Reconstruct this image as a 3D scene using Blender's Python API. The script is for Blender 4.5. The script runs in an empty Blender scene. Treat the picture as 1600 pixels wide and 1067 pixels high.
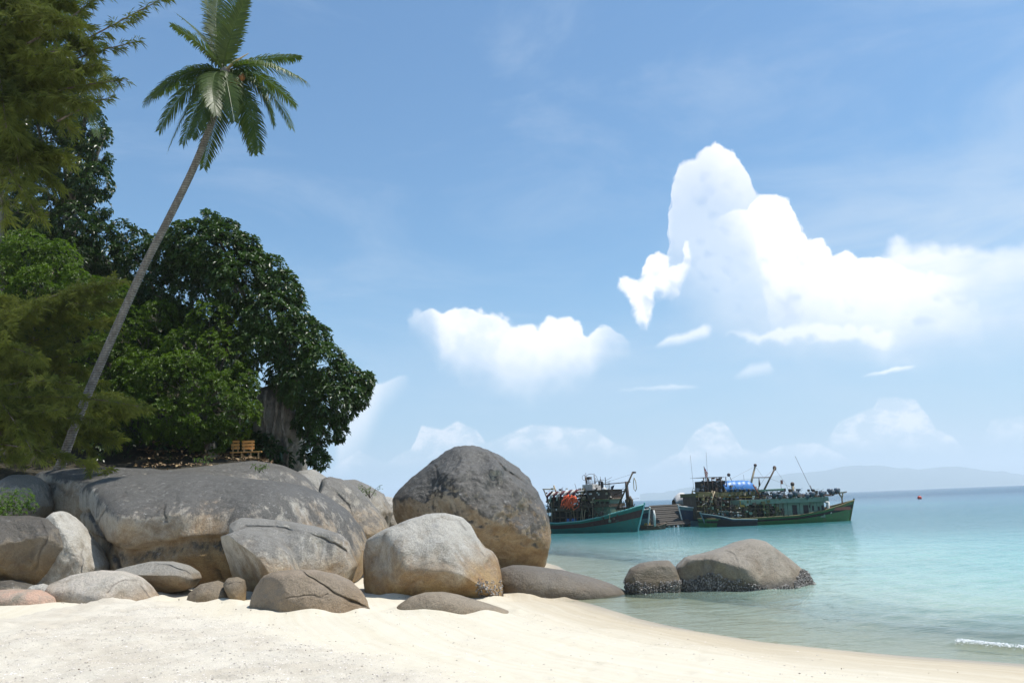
import bpy, math, random
import numpy as np
from mathutils import Matrix, Vector

rng = np.random.default_rng(7)
random.seed(7)
R = math.radians
scene = bpy.context.scene
COL = scene.collection

# ------------------------------------------------------------------ camera
F = 1333.3
PITCH, ROLL = R(10.86), R(-2.31)
CAMPOS = np.array([0.0, 0.0, 2.5])
cam_d = bpy.data.cameras.new('camera')
cam_d.sensor_width = 36.0
cam_d.lens = 30.0
cam_d.clip_start = 0.1
cam_d.clip_end = 60000
cam = bpy.data.objects.new('camera', cam_d)
COL.objects.link(cam)
M3 = Matrix.Rotation(R(90) + PITCH, 3, 'X') @ Matrix.Rotation(ROLL, 3, 'Z')
cam.matrix_world = Matrix.Translation(Vector(CAMPOS)) @ M3.to_4x4()
scene.camera = cam
MC = np.array(M3)

def ray(px, py):
    d = MC @ np.array([(px - 800) / F, -(py - 533.5) / F, -1.0])
    return d / np.linalg.norm(d)

def at(px, py, Y):
    d = ray(px, py)
    return CAMPOS + d * (Y / d[1])

def atv(px, py, Y):
    """vectorised at(): arrays of photo positions at distance Y"""
    px, py, Y = np.broadcast_arrays(np.asarray(px, float), np.asarray(py, float), np.asarray(Y, float))
    c = np.stack([(px - 800) / F, -(py - 533.5) / F, -np.ones_like(px)], -1)
    d = c @ MC.T
    return CAMPOS + d * (Y / d[..., 1])[..., None]

def proj(P):
    q = (np.asarray(P) - CAMPOS) @ MC
    return 800 + F * q[..., 0] / -q[..., 2], 533.5 - F * q[..., 1] / -q[..., 2]

def azel(px, py):
    d = ray(px, py)
    return math.degrees(math.atan2(d[0], d[1])), math.degrees(math.asin(d[2]))

# ------------------------------------------------------------------ node helpers
class NT:
    def __init__(self, tree):
        self.t = tree
        tree.nodes.clear()
    def n(self, typ, ins=None, **kw):
        nd = self.t.nodes.new(typ)
        for k, v in kw.items():
            setattr(nd, k, v)
        for k, v in (ins or {}).items():
            self.set(nd, k, v)
        return nd
    def set(self, nd, k, v):
        s = nd.inputs[k]
        if isinstance(v, bpy.types.NodeSocket):
            self.t.links.new(v, s)
        elif isinstance(v, bpy.types.Node):
            self.t.links.new(v.outputs[0], s)
        else:
            if hasattr(s, 'default_value'):
                dv = s.default_value
                if hasattr(dv, '__len__') and len(dv) == 4 and hasattr(v, '__len__') and len(v) == 3:
                    v = (*v, 1)
                s.default_value = v
    def m(self, op, a, b=0.0, c=0.0, clamp=False):
        return self.n('ShaderNodeMath', {0: a, 1: b, 2: c}, operation=op, use_clamp=clamp).outputs[0]
    def step(self, v, lo, hi, a=0.0, b=1.0):
        return self.n('ShaderNodeMapRange', {0: v, 1: lo, 2: hi, 3: a, 4: b}, interpolation_type='SMOOTHSTEP').outputs[0]
    def lin(self, v, lo, hi, a=0.0, b=1.0):
        return self.n('ShaderNodeMapRange', {0: v, 1: lo, 2: hi, 3: a, 4: b}).outputs[0]
    def mix(self, f, a, b, blend='MIX'):
        nd = self.n('ShaderNodeMix', data_type='RGBA', blend_type=blend)
        self.set(nd, 0, f); self.set(nd, 6, a); self.set(nd, 7, b)
        return nd.outputs[2]
    def mixs(self, f, a, b):
        return self.n('ShaderNodeMixShader', {0: f, 1: a, 2: b}).outputs[0]
    def noise(self, vec, scale, detail=4, rough=0.55, dist=0.0):
        return self.n('ShaderNodeTexNoise', {'Vector': vec, 'Scale': scale, 'Detail': detail, 'Roughness': rough, 'Distortion': dist}).outputs[0]
    def scalev(self, vec, s):
        return self.n('ShaderNodeVectorMath', {0: vec, 1: s}, operation='MULTIPLY').outputs[0]
    def attr(self, name, typ='GEOMETRY', out=2):
        return self.n('ShaderNodeAttribute', attribute_name=name, attribute_type=typ).outputs[out]
    def out(self, sh, **kw):
        o = self.n('ShaderNodeOutputMaterial', {'Surface': sh} if sh is not None else {})
        for k, v in kw.items():
            self.set(o, k, v)

def material(name):
    m = bpy.data.materials.new(name)
    m.use_nodes = True
    return m, NT(m.node_tree)

# ------------------------------------------------------------------ light and sky
SUN_EL, SUN_AZ = 66.0, 86.0        # azimuth from straight ahead (+Y) towards the right (+X)
sv = Vector((math.cos(R(SUN_EL)) * math.sin(R(SUN_AZ)), math.cos(R(SUN_EL)) * math.cos(R(SUN_AZ)), math.sin(R(SUN_EL))))
sun_d = bpy.data.lights.new('sun', 'SUN')
sun_d.energy = 5.0
sun_d.angle = R(0.53)
sun_d.color = (1.0, 0.955, 0.88)
sun = bpy.data.objects.new('sun', sun_d)
COL.objects.link(sun)
sun.rotation_euler = sv.to_track_quat('Z', 'Y').to_euler()
sun.location = (30, 0, 60)

world = bpy.data.worlds.new('World')
scene.world = world
world.use_nodes = True
w = NT(world.node_tree)
sky = w.n('ShaderNodeTexSky', sky_type='NISHITA')
sky.sun_disc = False
sky.sun_elevation = R(SUN_EL)
sky.sun_rotation = R(SUN_AZ)
sky.altitude = 0
sky.air_density = 1.25
sky.dust_density = 0.6
sky.ozone_density = 3.0
tc = w.n('ShaderNodeTexCoord').outputs['Generated']
sep = w.n('ShaderNodeSeparateXYZ', {0: tc})
AZ = w.m('MULTIPLY', w.m('ARCTAN2', sep.outputs[0], sep.outputs[1]), 57.29578)
EL = w.m('MULTIPLY', w.m('ARCSINE', sep.outputs[2]), 57.29578)
# billow distortion of the cloud outlines
def wob(scale, detail, amp, off):
    v = w.n('ShaderNodeVectorMath', {0: tc, 1: off}, operation='ADD').outputs[0]
    return w.m('MULTIPLY', w.m('SUBTRACT', w.noise(v, scale, detail, 0.62), 0.5), amp)
wv3 = w.n('ShaderNodeTexNoise', {'Vector': tc, 'Scale': 18.0, 'Detail': 4.0})
twp = w.n('ShaderNodeVectorMath', {0: tc, 1: w.n('ShaderNodeVectorMath', {0: wv3.outputs[1], 'Scale': .03}, operation='SCALE').outputs[0]}, operation='ADD').outputs[0]
def vor(vec, sc):
    return w.n('ShaderNodeTexVoronoi', {'Vector': vec, 'Scale': sc}, feature='F1').outputs[0]
def billow(vec):
    return w.m('ADD', w.m('MULTIPLY', vor(vec, 26), .62), w.m('MULTIPLY', vor(vec, 66), .34))
BL_ = w.m('SUBTRACT', billow(twp), .42)
azd = w.m('ADD', AZ, wob(16, 7, 1.6, (0, 0, 0)))
eld = w.m('ADD', w.m('ADD', EL, wob(16, 7, 1.2, (5, 3, 1))), w.m('MULTIPLY', BL_, 1.6))
azs = w.m('ADD', AZ, wob(34, 7, 1.1, (2, 1, 7)))
els = w.m('ADD', w.m('ADD', EL, wob(34, 7, 0.9, (3, 9, 1))), w.m('MULTIPLY', BL_, 1.5))
# relief: billows lit from the right and above
sunoff = (0.012 * sv[0], 0.0, 0.010 * sv[2])
tco = w.n('ShaderNodeVectorMath', {0: tc, 1: sunoff}, operation='ADD').outputs[0]
tco = w.n('ShaderNodeVectorMath', {0: twp, 1: sunoff}, operation='ADD').outputs[0]
relief = w.m('SUBTRACT', billow(tco), billow(twp))

def fcurve(x, pts):
    """piecewise-linear curve through (x, y) points, x and y in degrees"""
    xs = [p[0] for p in pts]; ys = [p[1] for p in pts]
    x0, x1, y0, y1 = min(xs), max(xs), min(ys) - .01, max(ys) + .01
    nd = w.n('ShaderNodeFloatCurve')
    w.set(nd, 1, w.lin(x, x0, x1))
    c = nd.mapping.curves[0]
    P = [((a - x0) / (x1 - x0), (b - y0) / (y1 - y0)) for a, b in pts]
    while len(c.points) < len(P):
        c.points.new(0.5, 0.5)
    for q, (a, b) in zip(c.points, P):
        q.location = (a, b); q.handle_type = 'VECTOR'
    nd.mapping.update()
    return w.m('ADD', w.m('MULTIPLY', nd.outputs[0], y1 - y0), y0)

azm = w.m('ADD', AZ, wob(70, 5, 0.35, (2, 1, 7)))
elm = w.m('ADD', EL, wob(70, 5, 0.30, (3, 9, 1)))
def cloud(top, bot, st, sb, se=0.6, fine=False):
    """mask of one cloud from its top and bottom outline (photo points turned into sky directions)"""
    ax, ex = (azm, elm) if fine == 2 else (azs, els) if fine else (azd, eld)
    T = [azel(*p) for p in top]; B = [azel(*p) for p in bot]
    a0, a1 = min(p[0] for p in T), max(p[0] for p in T)
    t = w.step(w.m('SUBTRACT', fcurve(ax, T), ex), 0.0, st)
    b = w.step(w.m('SUBTRACT', ex, fcurve(ax, B)), -sb * 0.3, sb)
    e0 = w.step(ax, a0, a0 + se); e1 = w.step(ax, a1 - se, a1, 1.0, 0.0)
    return w.m('MULTIPLY', w.m('MULTIPLY', t, b), w.m('MULTIPLY', e0, e1))

col = sky.outputs[0]
UP = w.step(EL, -0.5, 0.5)
def over(col, mask, op, c):
    return w.mix(w.m('MULTIPLY', mask, op, clamp=True), col, c)
W = 9.6
white = (W, W * 1.0, W * 1.03)
soft = (W * .66, W * .74, W * .86)
# pale marine layer low in the sky
col = w.mix(1.0, col, (0.74, 1.01, 1.14), 'MULTIPLY')
col = over(col, w.step(EL, 0, 17, 1, 0), 0.62, (3.6, 4.75, 6.9))
# cirrus veil
vst = w.scalev(tc, (1.0, 1.0, 3.2))
cir = w.step(w.noise(vst, 3.1, 8, 0.62, .5), 0.42, 0.80)
col = over(col, cir, 0.34, (5.2, 6.2, 7.4))
veil = w.m('MULTIPLY', w.step(EL, 4, 13), w.m('MULTIPLY', w.step(EL, 13, 21, 1, 0), w.step(AZ, 6, 24)))
col = over(col, w.m('MULTIPLY', veil, w.step(w.noise(vst, 4.0, 6, 0.6, .6), 0.2, 0.7)), 0.80, (6.0, 6.7, 7.5))
# low, hazy cumulus rows
low = cloud([(500, 740), (560, 700), (600, 720), (640, 700), (660, 662), (690, 668), (715, 655), (745, 668), (760, 690), (800, 672), (830, 660), (880, 664), (930, 668), (960, 690), (1000, 700)],
            [(500, 745), (700, 722), (850, 715), (1000, 725)], .3, 1.6, fine=2)
low2 = cloud([(1000, 735), (1060, 705), (1085, 672), (1105, 658), (1130, 656), (1145, 675), (1160, 700), (1190, 706), (1215, 695), (1245, 690), (1280, 690), (1310, 705), (1345, 725)],
             [(1000, 740), (1100, 722), (1200, 722), (1345, 722)], 0.25, .9, fine=2)
low3 = cloud([(1290, 690), (1310, 655), (1345, 640), (1365, 635), (1372, 620), (1400, 617), (1430, 622), (1450, 645), (1462, 668), (1490, 680), (1510, 700)],
             [(1290, 705), (1400, 705), (1510, 712)], 0.25, 1.2, fine=2)
low4 = cloud([(1530, 690), (1550, 652), (1590, 648), (1640, 640), (1700, 650)], [(1530, 700), (1600, 690), (1700, 700)], .3, 1.2, fine=2)
lw = (W * .80, W * .84, W * .90)
lowtex = w.noise(w.scalev(tc, (1, 1, 1.5)), 34, 7, .62)
for mk, op in ((low, .85), (low2, .9), (low3, .95), (low4, .6)):
    col = over(col, w.m('MULTIPLY', mk, w.step(lowtex, .40, .62, .30, 1.0)), op, lw)
# little streaks
for mk, op in ((cloud([(1340, 587), (1370, 579), (1400, 571), (1436, 568)], [(1340, 590), (1380, 586), (1436, 574)], .2, .25, fine=2), .75),
               (cloud([(1018, 540), (1045, 522), (1075, 515), (1100, 503), (1115, 505)], [(1018, 545), (1060, 540), (1115, 525)], .4, .5, fine=2), .65),
               (cloud([(960, 606), (1010, 602), (1050, 598), (1095, 600)], [(960, 611), (1050, 610), (1095, 606)], .3, .3, fine=2), .45),
               (cloud([(1140, 590), (1170, 565), (1200, 560), (1215, 575)], [(1140, 595), (1180, 588), (1215, 582)], .5, .6, fine=2), .4)):
    col = over(col, mk, op, white)
# cloud behind the tree edge
c5 = cloud([(520, 620), (560, 612), (575, 598), (600, 594), (628, 583), (645, 583)], [(520, 760), (570, 700), (600, 640), (645, 588)], .3, 2.6, fine=2)
col = over(col, c5, .55, white)
# long cumulus left of centre
c4 = cloud([(632, 492), (645, 480), (668, 478), (690, 484), (705, 478), (728, 477), (745, 487), (755, 484), (775, 492), (800, 500), (850, 500), (890, 497), (905, 503), (918, 516), (935, 508), (955, 510), (972, 522), (985, 532)],
           [(632, 500), (652, 512), (675, 535), (690, 572), (760, 600), (830, 618), (870, 600), (925, 590), (945, 560), (985, 534)], .35, 3.6, .3)
shade = w.step(relief, -0.34, 0.0)
wc = w.mix(shade, soft, white)
col = over(col, c4, .95, w.mix(w.step(w.noise(tc, 13, 5, .55), .36, .52), (W * .80, W * .86, W * .95), white))
# small detached cloud
c3 = cloud([(962, 430), (985, 428), (1000, 424), (1015, 402), (1030, 392), (1048, 404), (1062, 402), (1072, 384), (1084, 386)],
           [(962, 440), (982, 470), (998, 505), (1010, 515), (1026, 472), (1060, 452), (1084, 405)], .3, .8, .3, fine=True)
col = over(col, c3, .95, wc)
# anvil sheet at the right
strk = w.step(w.noise(w.scalev(tc, (1.0, 1.0, 4.0)), 9, 7, 0.6, .4), 0.30, 0.62)
c2 = cloud([(1330, 430), (1380, 385), (1400, 362), (1440, 362), (1500, 372), (1560, 368), (1620, 368), (1800, 360), (2000, 390)],
           [(1330, 540), (1420, 545), (1500, 525), (1600, 495), (1800, 500), (2000, 500)], 1.2, 8.5, 1.5)
col = over(col, w.m('MULTIPLY', c2, w.lin(strk, 0, 1, .62, 1)), .97, white)
# the tower: hazy blue body, then its sunlit billows
T1 = [(1034, 440), (1042, 400), (1044, 350), (1048, 290), (1062, 258), (1092, 232), (1120, 218), (1142, 232), (1160, 255), (1180, 292), (1198, 303), (1215, 296), (1236, 312), (1250, 342), (1264, 372), (1285, 376), (1302, 388), (1320, 380), (1345, 392), (1375, 398), (1405, 415), (1450, 440), (1530, 460)]
c1 = cloud(T1, [(1034, 445), (1060, 470), (1100, 500), (1140, 530), (1250, 545), (1400, 545), (1530, 520)], .30, 5.0, .25, fine=True)
col = over(col, c1, .60, w.mix(shade, (W * .60, W * .70, W * .86), (W * .80, W * .86, W * .94)))
rim = cloud(T1[:11] + [(1205, 330)], [(1034, 446), (1044, 395), (1052, 318), (1075, 290), (1100, 282), (1128, 300), (1150, 320), (1205, 335)], .3, 4.0, .25)
col = over(col, rim, .92, white)
bigrel = w.m('SUBTRACT', vor(w.n('ShaderNodeVectorMath', {0: twp, 1: (.03, 0, .022)}, operation='ADD').outputs[0], 15), vor(twp, 15))
c1b = cloud([(1090, 365), (1118, 345), (1132, 330), (1150, 322), (1172, 312), (1198, 300), (1215, 294), (1236, 310), (1250, 340), (1264, 370), (1285, 374), (1302, 386), (1320, 378), (1345, 390), (1375, 396), (1405, 413), (1450, 420), (1530, 430)],
            [(1090, 372), (1118, 352), (1135, 362), (1160, 385), (1185, 430), (1200, 490), (1230, 520), (1300, 535), (1400, 540), (1450, 530), (1530, 510)], .3, 5.0, 2.8)
col = over(col, c1b, 1.0, w.mix(w.step(w.m('ADD', relief, bigrel), -.60, -.02), (W * .64, W * .72, W * .84), white))
c1c = cloud([(1125, 526), (1170, 512), (1220, 500), (1300, 500), (1400, 505)], [(1125, 530), (1200, 531), (1300, 536), (1400, 535)], .5, .5, fine=True)
col = over(col, c1c, .6, white)
bg = w.n('ShaderNodeBackground', {'Color': w.mix(UP, sky.outputs[0], col), 'Strength': 0.105})
w.n('ShaderNodeOutputWorld', {0: bg})
world.cycles.sampling_method = 'MANUAL'
world.cycles.sample_map_resolution = 512

scene.view_settings.view_transform = 'Standard'
scene.view_settings.look = 'None'
scene.view_settings.gamma = 1.0
scene.view_settings.use_curve_mapping = False
scene.view_settings.exposure = 0.24
scene.cycles.max_bounces = 7
scene.cycles.diffuse_bounces = 3
scene.cycles.glossy_bounces = 2
scene.cycles.transparent_max_bounces = 12
scene.cycles.transmission_bounces = 3
scene.cycles.volume_bounces = 1
scene.cycles.use_denoising = True
scene.cycles.sample_clamp_indirect = 6
scene.cycles.caustics_reflective = False
scene.cycles.caustics_refractive = False

# ------------------------------------------------------------------ object helpers
def link(o, parent=None):
    COL.objects.link(o)
    if parent is not None:
        o.parent = parent
    return o

def tag(o, label=None, cat=None, group=None, kind=None):
    if label: o['label'] = label
    if cat: o['category'] = cat
    if group: o['group'] = group
    if kind: o['kind'] = kind
    return o

def empty(name, loc, label, cat, group=None, rz=0.0):
    o = bpy.data.objects.new(name, None)
    o.location = Vector([float(a) for a in loc]); o.rotation_euler = (0, 0, rz)
    link(o)
    return tag(o, label, cat, group)

def npmesh(name, V, faces, mat, smooth=False, attrs=None):
    """V (n,3), faces (m,k) array with k = 3 or 4"""
    V = np.asarray(V, np.float32); faces = np.asarray(faces, np.int32)
    me = bpy.data.meshes.new(name)
    me.vertices.add(len(V)); me.vertices.foreach_set('co', V.ravel())
    k = faces.shape[1]
    me.loops.add(faces.size); me.loops.foreach_set('vertex_index', faces.ravel())
    me.polygons.add(len(faces))
    me.polygons.foreach_set('loop_start', np.arange(0, faces.size, k, dtype=np.int32))
    me.polygons.foreach_set('loop_total', np.full(len(faces), k, np.int32))
    me.polygons.foreach_set('use_smooth', np.full(len(faces), smooth))
    for an, av in (attrs or {}).items():
        a = me.attributes.new(an, 'FLOAT', 'POINT')
        a.data.foreach_set('value', np.asarray(av, np.float32))
    me.update(calc_edges=True)
    if mat: me.materials.append(mat)
    return me

def npobj(name, V, faces, mat, parent=None, smooth=False, attrs=None, origin=None):
    """object with its origin at origin (world); children get it relative to the parent empty"""
    V = np.asarray(V, float)
    if parent is not None:
        off = np.array(parent.location)
        V = V - off
        o = bpy.data.objects.new(name, npmesh(name, V, faces, mat, smooth, attrs))
    else:
        origin = np.zeros(3) if origin is None else np.asarray(origin, float)
        o = bpy.data.objects.new(name, npmesh(name, V - origin, faces, mat, smooth, attrs))
        o.location = Vector(origin)
    return link(o, parent)

class MB:
    """collects solid shapes given in world coordinates into one mesh"""
    def __init__(s):
        s.v = []; s.f = []
    def box(s, c, size, rot=None):
        c = np.asarray(c, float); h = np.asarray(size, float) / 2
        b = len(s.v)
        for dx in (-1, 1):
            for dy in (-1, 1):
                for dz in (-1, 1):
                    p = np.array([dx, dy, dz]) * h
                    if rot is not None: p = rot @ p
                    s.v.append(c + p)
        for q in ((0, 1, 3, 2), (4, 6, 7, 5), (0, 4, 5, 1), (2, 3, 7, 6), (0, 2, 6, 4), (1, 5, 7, 3)):
            s.f.append([b + i for i in q])
        return s
    def bar(s, a, b_, w, h=None):
        """square bar from a to b_"""
        return s.tube([a, b_], [w / 2 * 1.3, (h or w) / 2 * 1.3], n=4)
    def tube(s, pts, rad, n=7, cap=True):
        pts = [np.asarray(p, float) for p in pts]
        if not hasattr(rad, '__len__'): rad = [rad] * len(pts)
        base = len(s.v)
        prev = None
        for i, p in enumerate(pts):
            t = pts[min(i + 1, len(pts) - 1)] - pts[max(i - 1, 0)]
            t = t / (np.linalg.norm(t) + 1e-9)
            if prev is None:
                up = np.array([0, 0, 1.0]) if abs(t[2]) < 0.9 else np.array([1.0, 0, 0])
            else:
                up = prev
            x = np.cross(up, t); x /= np.linalg.norm(x) + 1e-9
            y = np.cross(t, x); prev = y
            for k in range(n):
                a = 2 * math.pi * (k + .5) / n
                s.v.append(p + rad[i] * (math.cos(a) * x + math.sin(a) * y))
        for i in range(len(pts) - 1):
            for k in range(n):
                a = base + i * n + k; b = base + i * n + (k + 1) % n
                s.f.append([a, b, b + n, a + n])
        if cap:
            s.f.append([base + k for k in range(n)][::-1])
            s.f.append([base + (len(pts) - 1) * n + k for k in range(n)])
        return s
    def ball(s, c, r, n=8, sq=(1, 1, 1)):
        c = np.asarray(c, float); b = len(s.v); m = max(4, n // 2 + 1)
        for i in range(m + 1):
            th = math.pi * i / m
            for k in range(n):
                a = 2 * math.pi * k / n
                s.v.append(c + r * np.array([math.sin(th) * math.cos(a) * sq[0], math.sin(th) * math.sin(a) * sq[1], math.cos(th) * sq[2]]))
        for i in range(m):
            for k in range(n):
                a = b + i * n + k; d = b + i * n + (k + 1) % n
                s.f.append([a, a + n, d + n, d])
        return s
    def poly(s, pts, thick_vec):
        """prism: polygon extruded by a vector"""
        b = len(s.v); n = len(pts); tv = np.asarray(thick_vec, float)
        for p in pts: s.v.append(np.asarray(p, float))
        for p in pts: s.v.append(np.asarray(p, float) + tv)
        s.f.append([b + i for i in range(n)][::-1])
        s.f.append([b + n + i for i in range(n)])
        for i in range(n):
            j = (i + 1) % n
            s.f.append([b + i, b + j, b + n + j, b + n + i])
        return s
    def build(s, name, mat, parent=None, smooth=False, bevel=0.0, origin=None):
        me = bpy.data.meshes.new(name)
        if parent is not None: off = np.array(parent['_abs']) if '_abs' in parent else np.array(parent.location)
        else: off = np.zeros(3) if origin is None else np.asarray(origin, float)
        me.from_pydata([tuple(map(float, p - off)) for p in s.v], [], s.f)
        if smooth: me.polygons.foreach_set('use_smooth', [True] * len(me.polygons))
        if mat: me.materials.append(mat)
        o = bpy.data.objects.new(name, me)
        if parent is None: o.location = Vector(off)
        if parent is not None and parent.type == 'MESH': o['_abs'] = list(off)
        link(o, parent)
        if parent is not None: o['_abs'] = [float(a) for a in off]
        if bevel:
            b = o.modifiers.new('bevel', 'BEVEL'); b.width = bevel; b.segments = 2; b.limit_method = 'ANGLE'
        return o

# ------------------------------------------------------------------ noise in numpy
def _hash(ix, iy, iz, seed):
    h = (ix.astype(np.int64) * 374761393 + iy.astype(np.int64) * 668265263 + iz.astype(np.int64) * 2147483647 + seed * 974711) & 0xffffffff
    h = ((h ^ (h >> 13)) * 1274126177) & 0xffffffff
    h = ((h ^ (h >> 16)) * 2246822519) & 0xffffffff
    return ((h ^ (h >> 15)) & 0xffff) / 65535.0

def vnoise(P, scale=1.0, seed=0):
    p = np.asarray(P, float) * scale
    i = np.floor(p).astype(np.int64); f = p - i
    u = f * f * f * (f * (f * 6 - 15) + 10)
    r = 0
    for dx in (0, 1):
        for dy in (0, 1):
            for dz in (0, 1):
                wgt = (u[..., 0] if dx else 1 - u[..., 0]) * (u[..., 1] if dy else 1 - u[..., 1]) * (u[..., 2] if dz else 1 - u[..., 2])
                r = r + wgt * _hash(i[..., 0] + dx, i[..., 1] + dy, i[..., 2] + dz, seed)
    return r * 2 - 1

def fbm(P, scale=1.0, octv=4, seed=0, gain=0.5):
    r = 0; a = 1.0; tot = 0
    for o in range(octv):
        r = r + a * vnoise(P, scale * 2.03 ** o, seed + o * 17); tot += a; a *= gain
    return r / tot
# ------------------------------------------------------------------ shore line and terrain height
def plane0(px, py):
    d = ray(px, py); return (CAMPOS + d * (-2.5 / d[2]))[:2]
SHORE = [(60.0, -16.0), (24.0, 1.5), (12.5, 8.0)] + [tuple(plane0(*p)) for p in ((1600, 1041), (1400, 1023), (1200, 1001), (1100, 985), (1000, 965), (945, 950), (905, 938))] + \
        [(1.6, 27.0), (1.7, 36.0), (0.0, 43.0), (-3.5, 52.0), (-12, 62.0), (-60.0, 90.0), (-300, 180)]
SH = np.array(SHORE)

def shore_dist(x, y):
    """positive on land"""
    P = np.stack([x, y], -1)
    best = np.full(x.shape, 1e18); side = np.zeros(x.shape)
    for a, b in zip(SH[:-1], SH[1:]):
        ab = b - a
        t = np.clip(((P - a) @ ab) / (ab @ ab), 0, 1)
        q = a + t[..., None] * ab
        d2 = ((P - q) ** 2).sum(-1)
        cr = ab[0] * (P[..., 1] - a[1]) - ab[1] * (P[..., 0] - a[0])
        m = d2 < best - 1e-9
        best = np.where(m, d2, best); side = np.where(m, np.sign(cr), side)
    return np.sqrt(best) * side

def height(x, y, detail=True):
    x = np.asarray(x, float); y = np.asarray(y, float)
    d = shore_dist(x, y)
    z3 = np.zeros_like(x)
    P = np.stack([x, y, z3], -1)
    d = d + 0.25 * vnoise(P, 0.25, 3)
    land = 1.15 * (1 - np.exp(-np.maximum(d, 0) * 0.085 / 1.15))
    D_ = np.maximum(-d, 0)
    sea = -4.2 * (1 - np.exp(-(0.035 * D_ + 0.0115 * D_ * np.minimum(D_, 9)) / 4.2))
    z = np.where(d > 0, land, sea)
    if detail:
        on = np.clip(d / 1.5, 0, 1)
        z = z + on * (0.030 * vnoise(P, 0.8, 5) + 0.012 * vnoise(P, 2.6, 6))
        far = np.clip((26 - y) / 6, 0, 1)
        z = z + on * far * 0.006 * vnoise(P, 9, 8)
    return z

def ground(px, py):
    d = ray(px, py)
    if d[2] > -1e-4: return None
    t0 = 2.0
    ts = np.arange(4, 120, 0.02)
    Q = CAMPOS[None] + d[None] * ts[:, None]
    hz = height(Q[:, 0], Q[:, 1], False)
    k = np.argmax(Q[:, 2] < hz)
    return Q[k]

def axis(lo, hi, step, far, ratio=1.12):
    a = list(np.arange(lo, hi, step))
    s = step; v = a[-1]
    while v < far:
        s *= ratio; v += s; a.append(min(v, far))
    s = step; v = lo; pre = []
    while v > -far:
        s *= ratio; v -= s; pre.append(max(v, -far))
    return np.array(pre[::-1] + a)

def grid_faces(nx, ny):
    i = np.arange(nx - 1); j = np.arange(ny - 1)
    I, J = np.meshgrid(i, j)
    a = (J * nx + I).ravel()
    return np.stack([a, a + 1, a + nx + 1, a + nx], -1)

FAR = 13000.0
HAZE = 1.5e-4
gx = axis(-9.5, 9.5, 0.068, FAR, 1.13); gy = axis(7.5, 25, 0.068, FAR, 1.13)
GX, GY = np.meshgrid(gx, gy)
GZ = height(GX, GY)
GD = shore_dist(GX, GY)
# foot prints and scuffs in the upper beach
fx, fy = [], []
for _ in range(90):
    p = ground(rng.uniform(560, 1120), rng.uniform(985, 1066))
    if shore_dist(np.array(p[0]), np.array(p[1])) > 1.6:
        a = rng.uniform(0, 6.28); s = rng.uniform(.04, .10)
        dx = GX - p[0]; dy = GY - p[1]
        sel = (np.abs(dx) < .5) & (np.abs(dy) < .5)
        u = dx[sel] * math.cos(a) + dy[sel] * math.sin(a); v = -dx[sel] * math.sin(a) + dy[sel] * math.cos(a)
        GZ[sel] += -0.030 * np.exp(-(u / (s * 1.6)) ** 2 - (v / s) ** 2) + 0.007 * np.exp(-((np.hypot(u, v) - s * 1.7) / .05) ** 2)
# shell grit zone: coarser lumps
def grit(x, y):
    px, py = proj(np.stack([x, y, np.full_like(x, .6)], -1))
    v = vnoise(np.stack([x, y, x * 0], -1), 1.2, 44)
    # berm line runs from (270, 945) to (700, 1067) in the photo; in world coordinates:
    a = np.array(ground(262, 942))[:2]; b = np.array(ground(690, 1066))[:2]
    n = np.array([-(b - a)[1], (b - a)[0]]); n /= np.linalg.norm(n)
    s = (x - a[0]) * n[0] + (y - a[1]) * n[1]
    return 1 / (1 + np.exp(-(-s + 0.35 * v) / 0.22))
G = grit(GX, GY)
if G[np.argmin(np.abs(gy - 12)), np.argmin(np.abs(gx + 8))] < .5: raise RuntimeError('grit side')
PG = np.stack([GX, GY, GX * 0], -1)
near = (np.clip((25 - GY) / 4, 0, 1)) * (np.abs(GX) < 10)
GZ += G * near * (0.045 * fbm(PG, 6.0, 3, 61) + 0.035 + .03 * vnoise(PG, 1.3, 71))

msand, s = material('sand')
pos = s.n('ShaderNodeNewGeometry').outputs['Position']
gr = s.attr('grit'); wet = s.attr('wet')
n1 = s.noise(pos, 1.1, 5); n2 = s.noise(pos, 90, 3, .7); n3 = s.noise(pos, 30, 5, .7)
# tide lines run along the shore distance
sd = s.attr('shore')
comb = s.n('ShaderNodeCombineXYZ', {0: s.m('MULTIPLY', sd, 5.0), 1: s.m('MULTIPLY', s.n('ShaderNodeSeparateXYZ', {0: pos}).outputs[0], .25), 2: 0.0})
tl = s.noise(comb, 1.0, 5, .65)
c = s.mix(s.step(tl, .3, .75), (0.56, 0.515, 0.42), (0.51, 0.46, 0.355))
c = s.mix(s.m('MULTIPLY', s.step(sd, 3.4, .6), .75), c, s.mix(s.step(tl, .3, .6), (0.44, 0.38, 0.275), (0.375, 0.305, 0.205)))
c = s.mix(gr, c, s.mix(s.step(n1, .35, .65), (0.57, 0.525, 0.44), (0.49, 0.44, 0.36)))
c = s.mix(s.m('MULTIPLY', s.step(n2, .56, .70), s.m('ADD', .25, s.m('MULTIPLY', gr, .55))), c, (0.30, 0.26, 0.21))
c = s.mix(s.m('MULTIPLY', s.step(n3, .62, .74), .35), c, (0.36, 0.30, 0.22))
c = s.mix(s.m('MULTIPLY', wet, .75), c, s.mix(1.0, c, (0.62, 0.60, 0.58), 'MULTIPLY'))
bh = s.m('ADD', s.m('MULTIPLY', n2, .5), n3)
bmp = s.n('ShaderNodeBump', {'Height': bh, 'Strength': s.m('ADD', .25, s.m('MULTIPLY', gr, .65)), 'Distance': 0.02})
pr = s.n('ShaderNodeBsdfPrincipled', {'Base Color': c, 'Roughness': s.lin(wet, 0, 1, .9, .35), 'Normal': bmp})
s.out(pr.outputs[0])
wetv = np.clip(1 - (GD - 0.0) / 0.8 + .25 * vnoise(PG, .9, 12), 0, 1) * (GD > -400)
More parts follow.
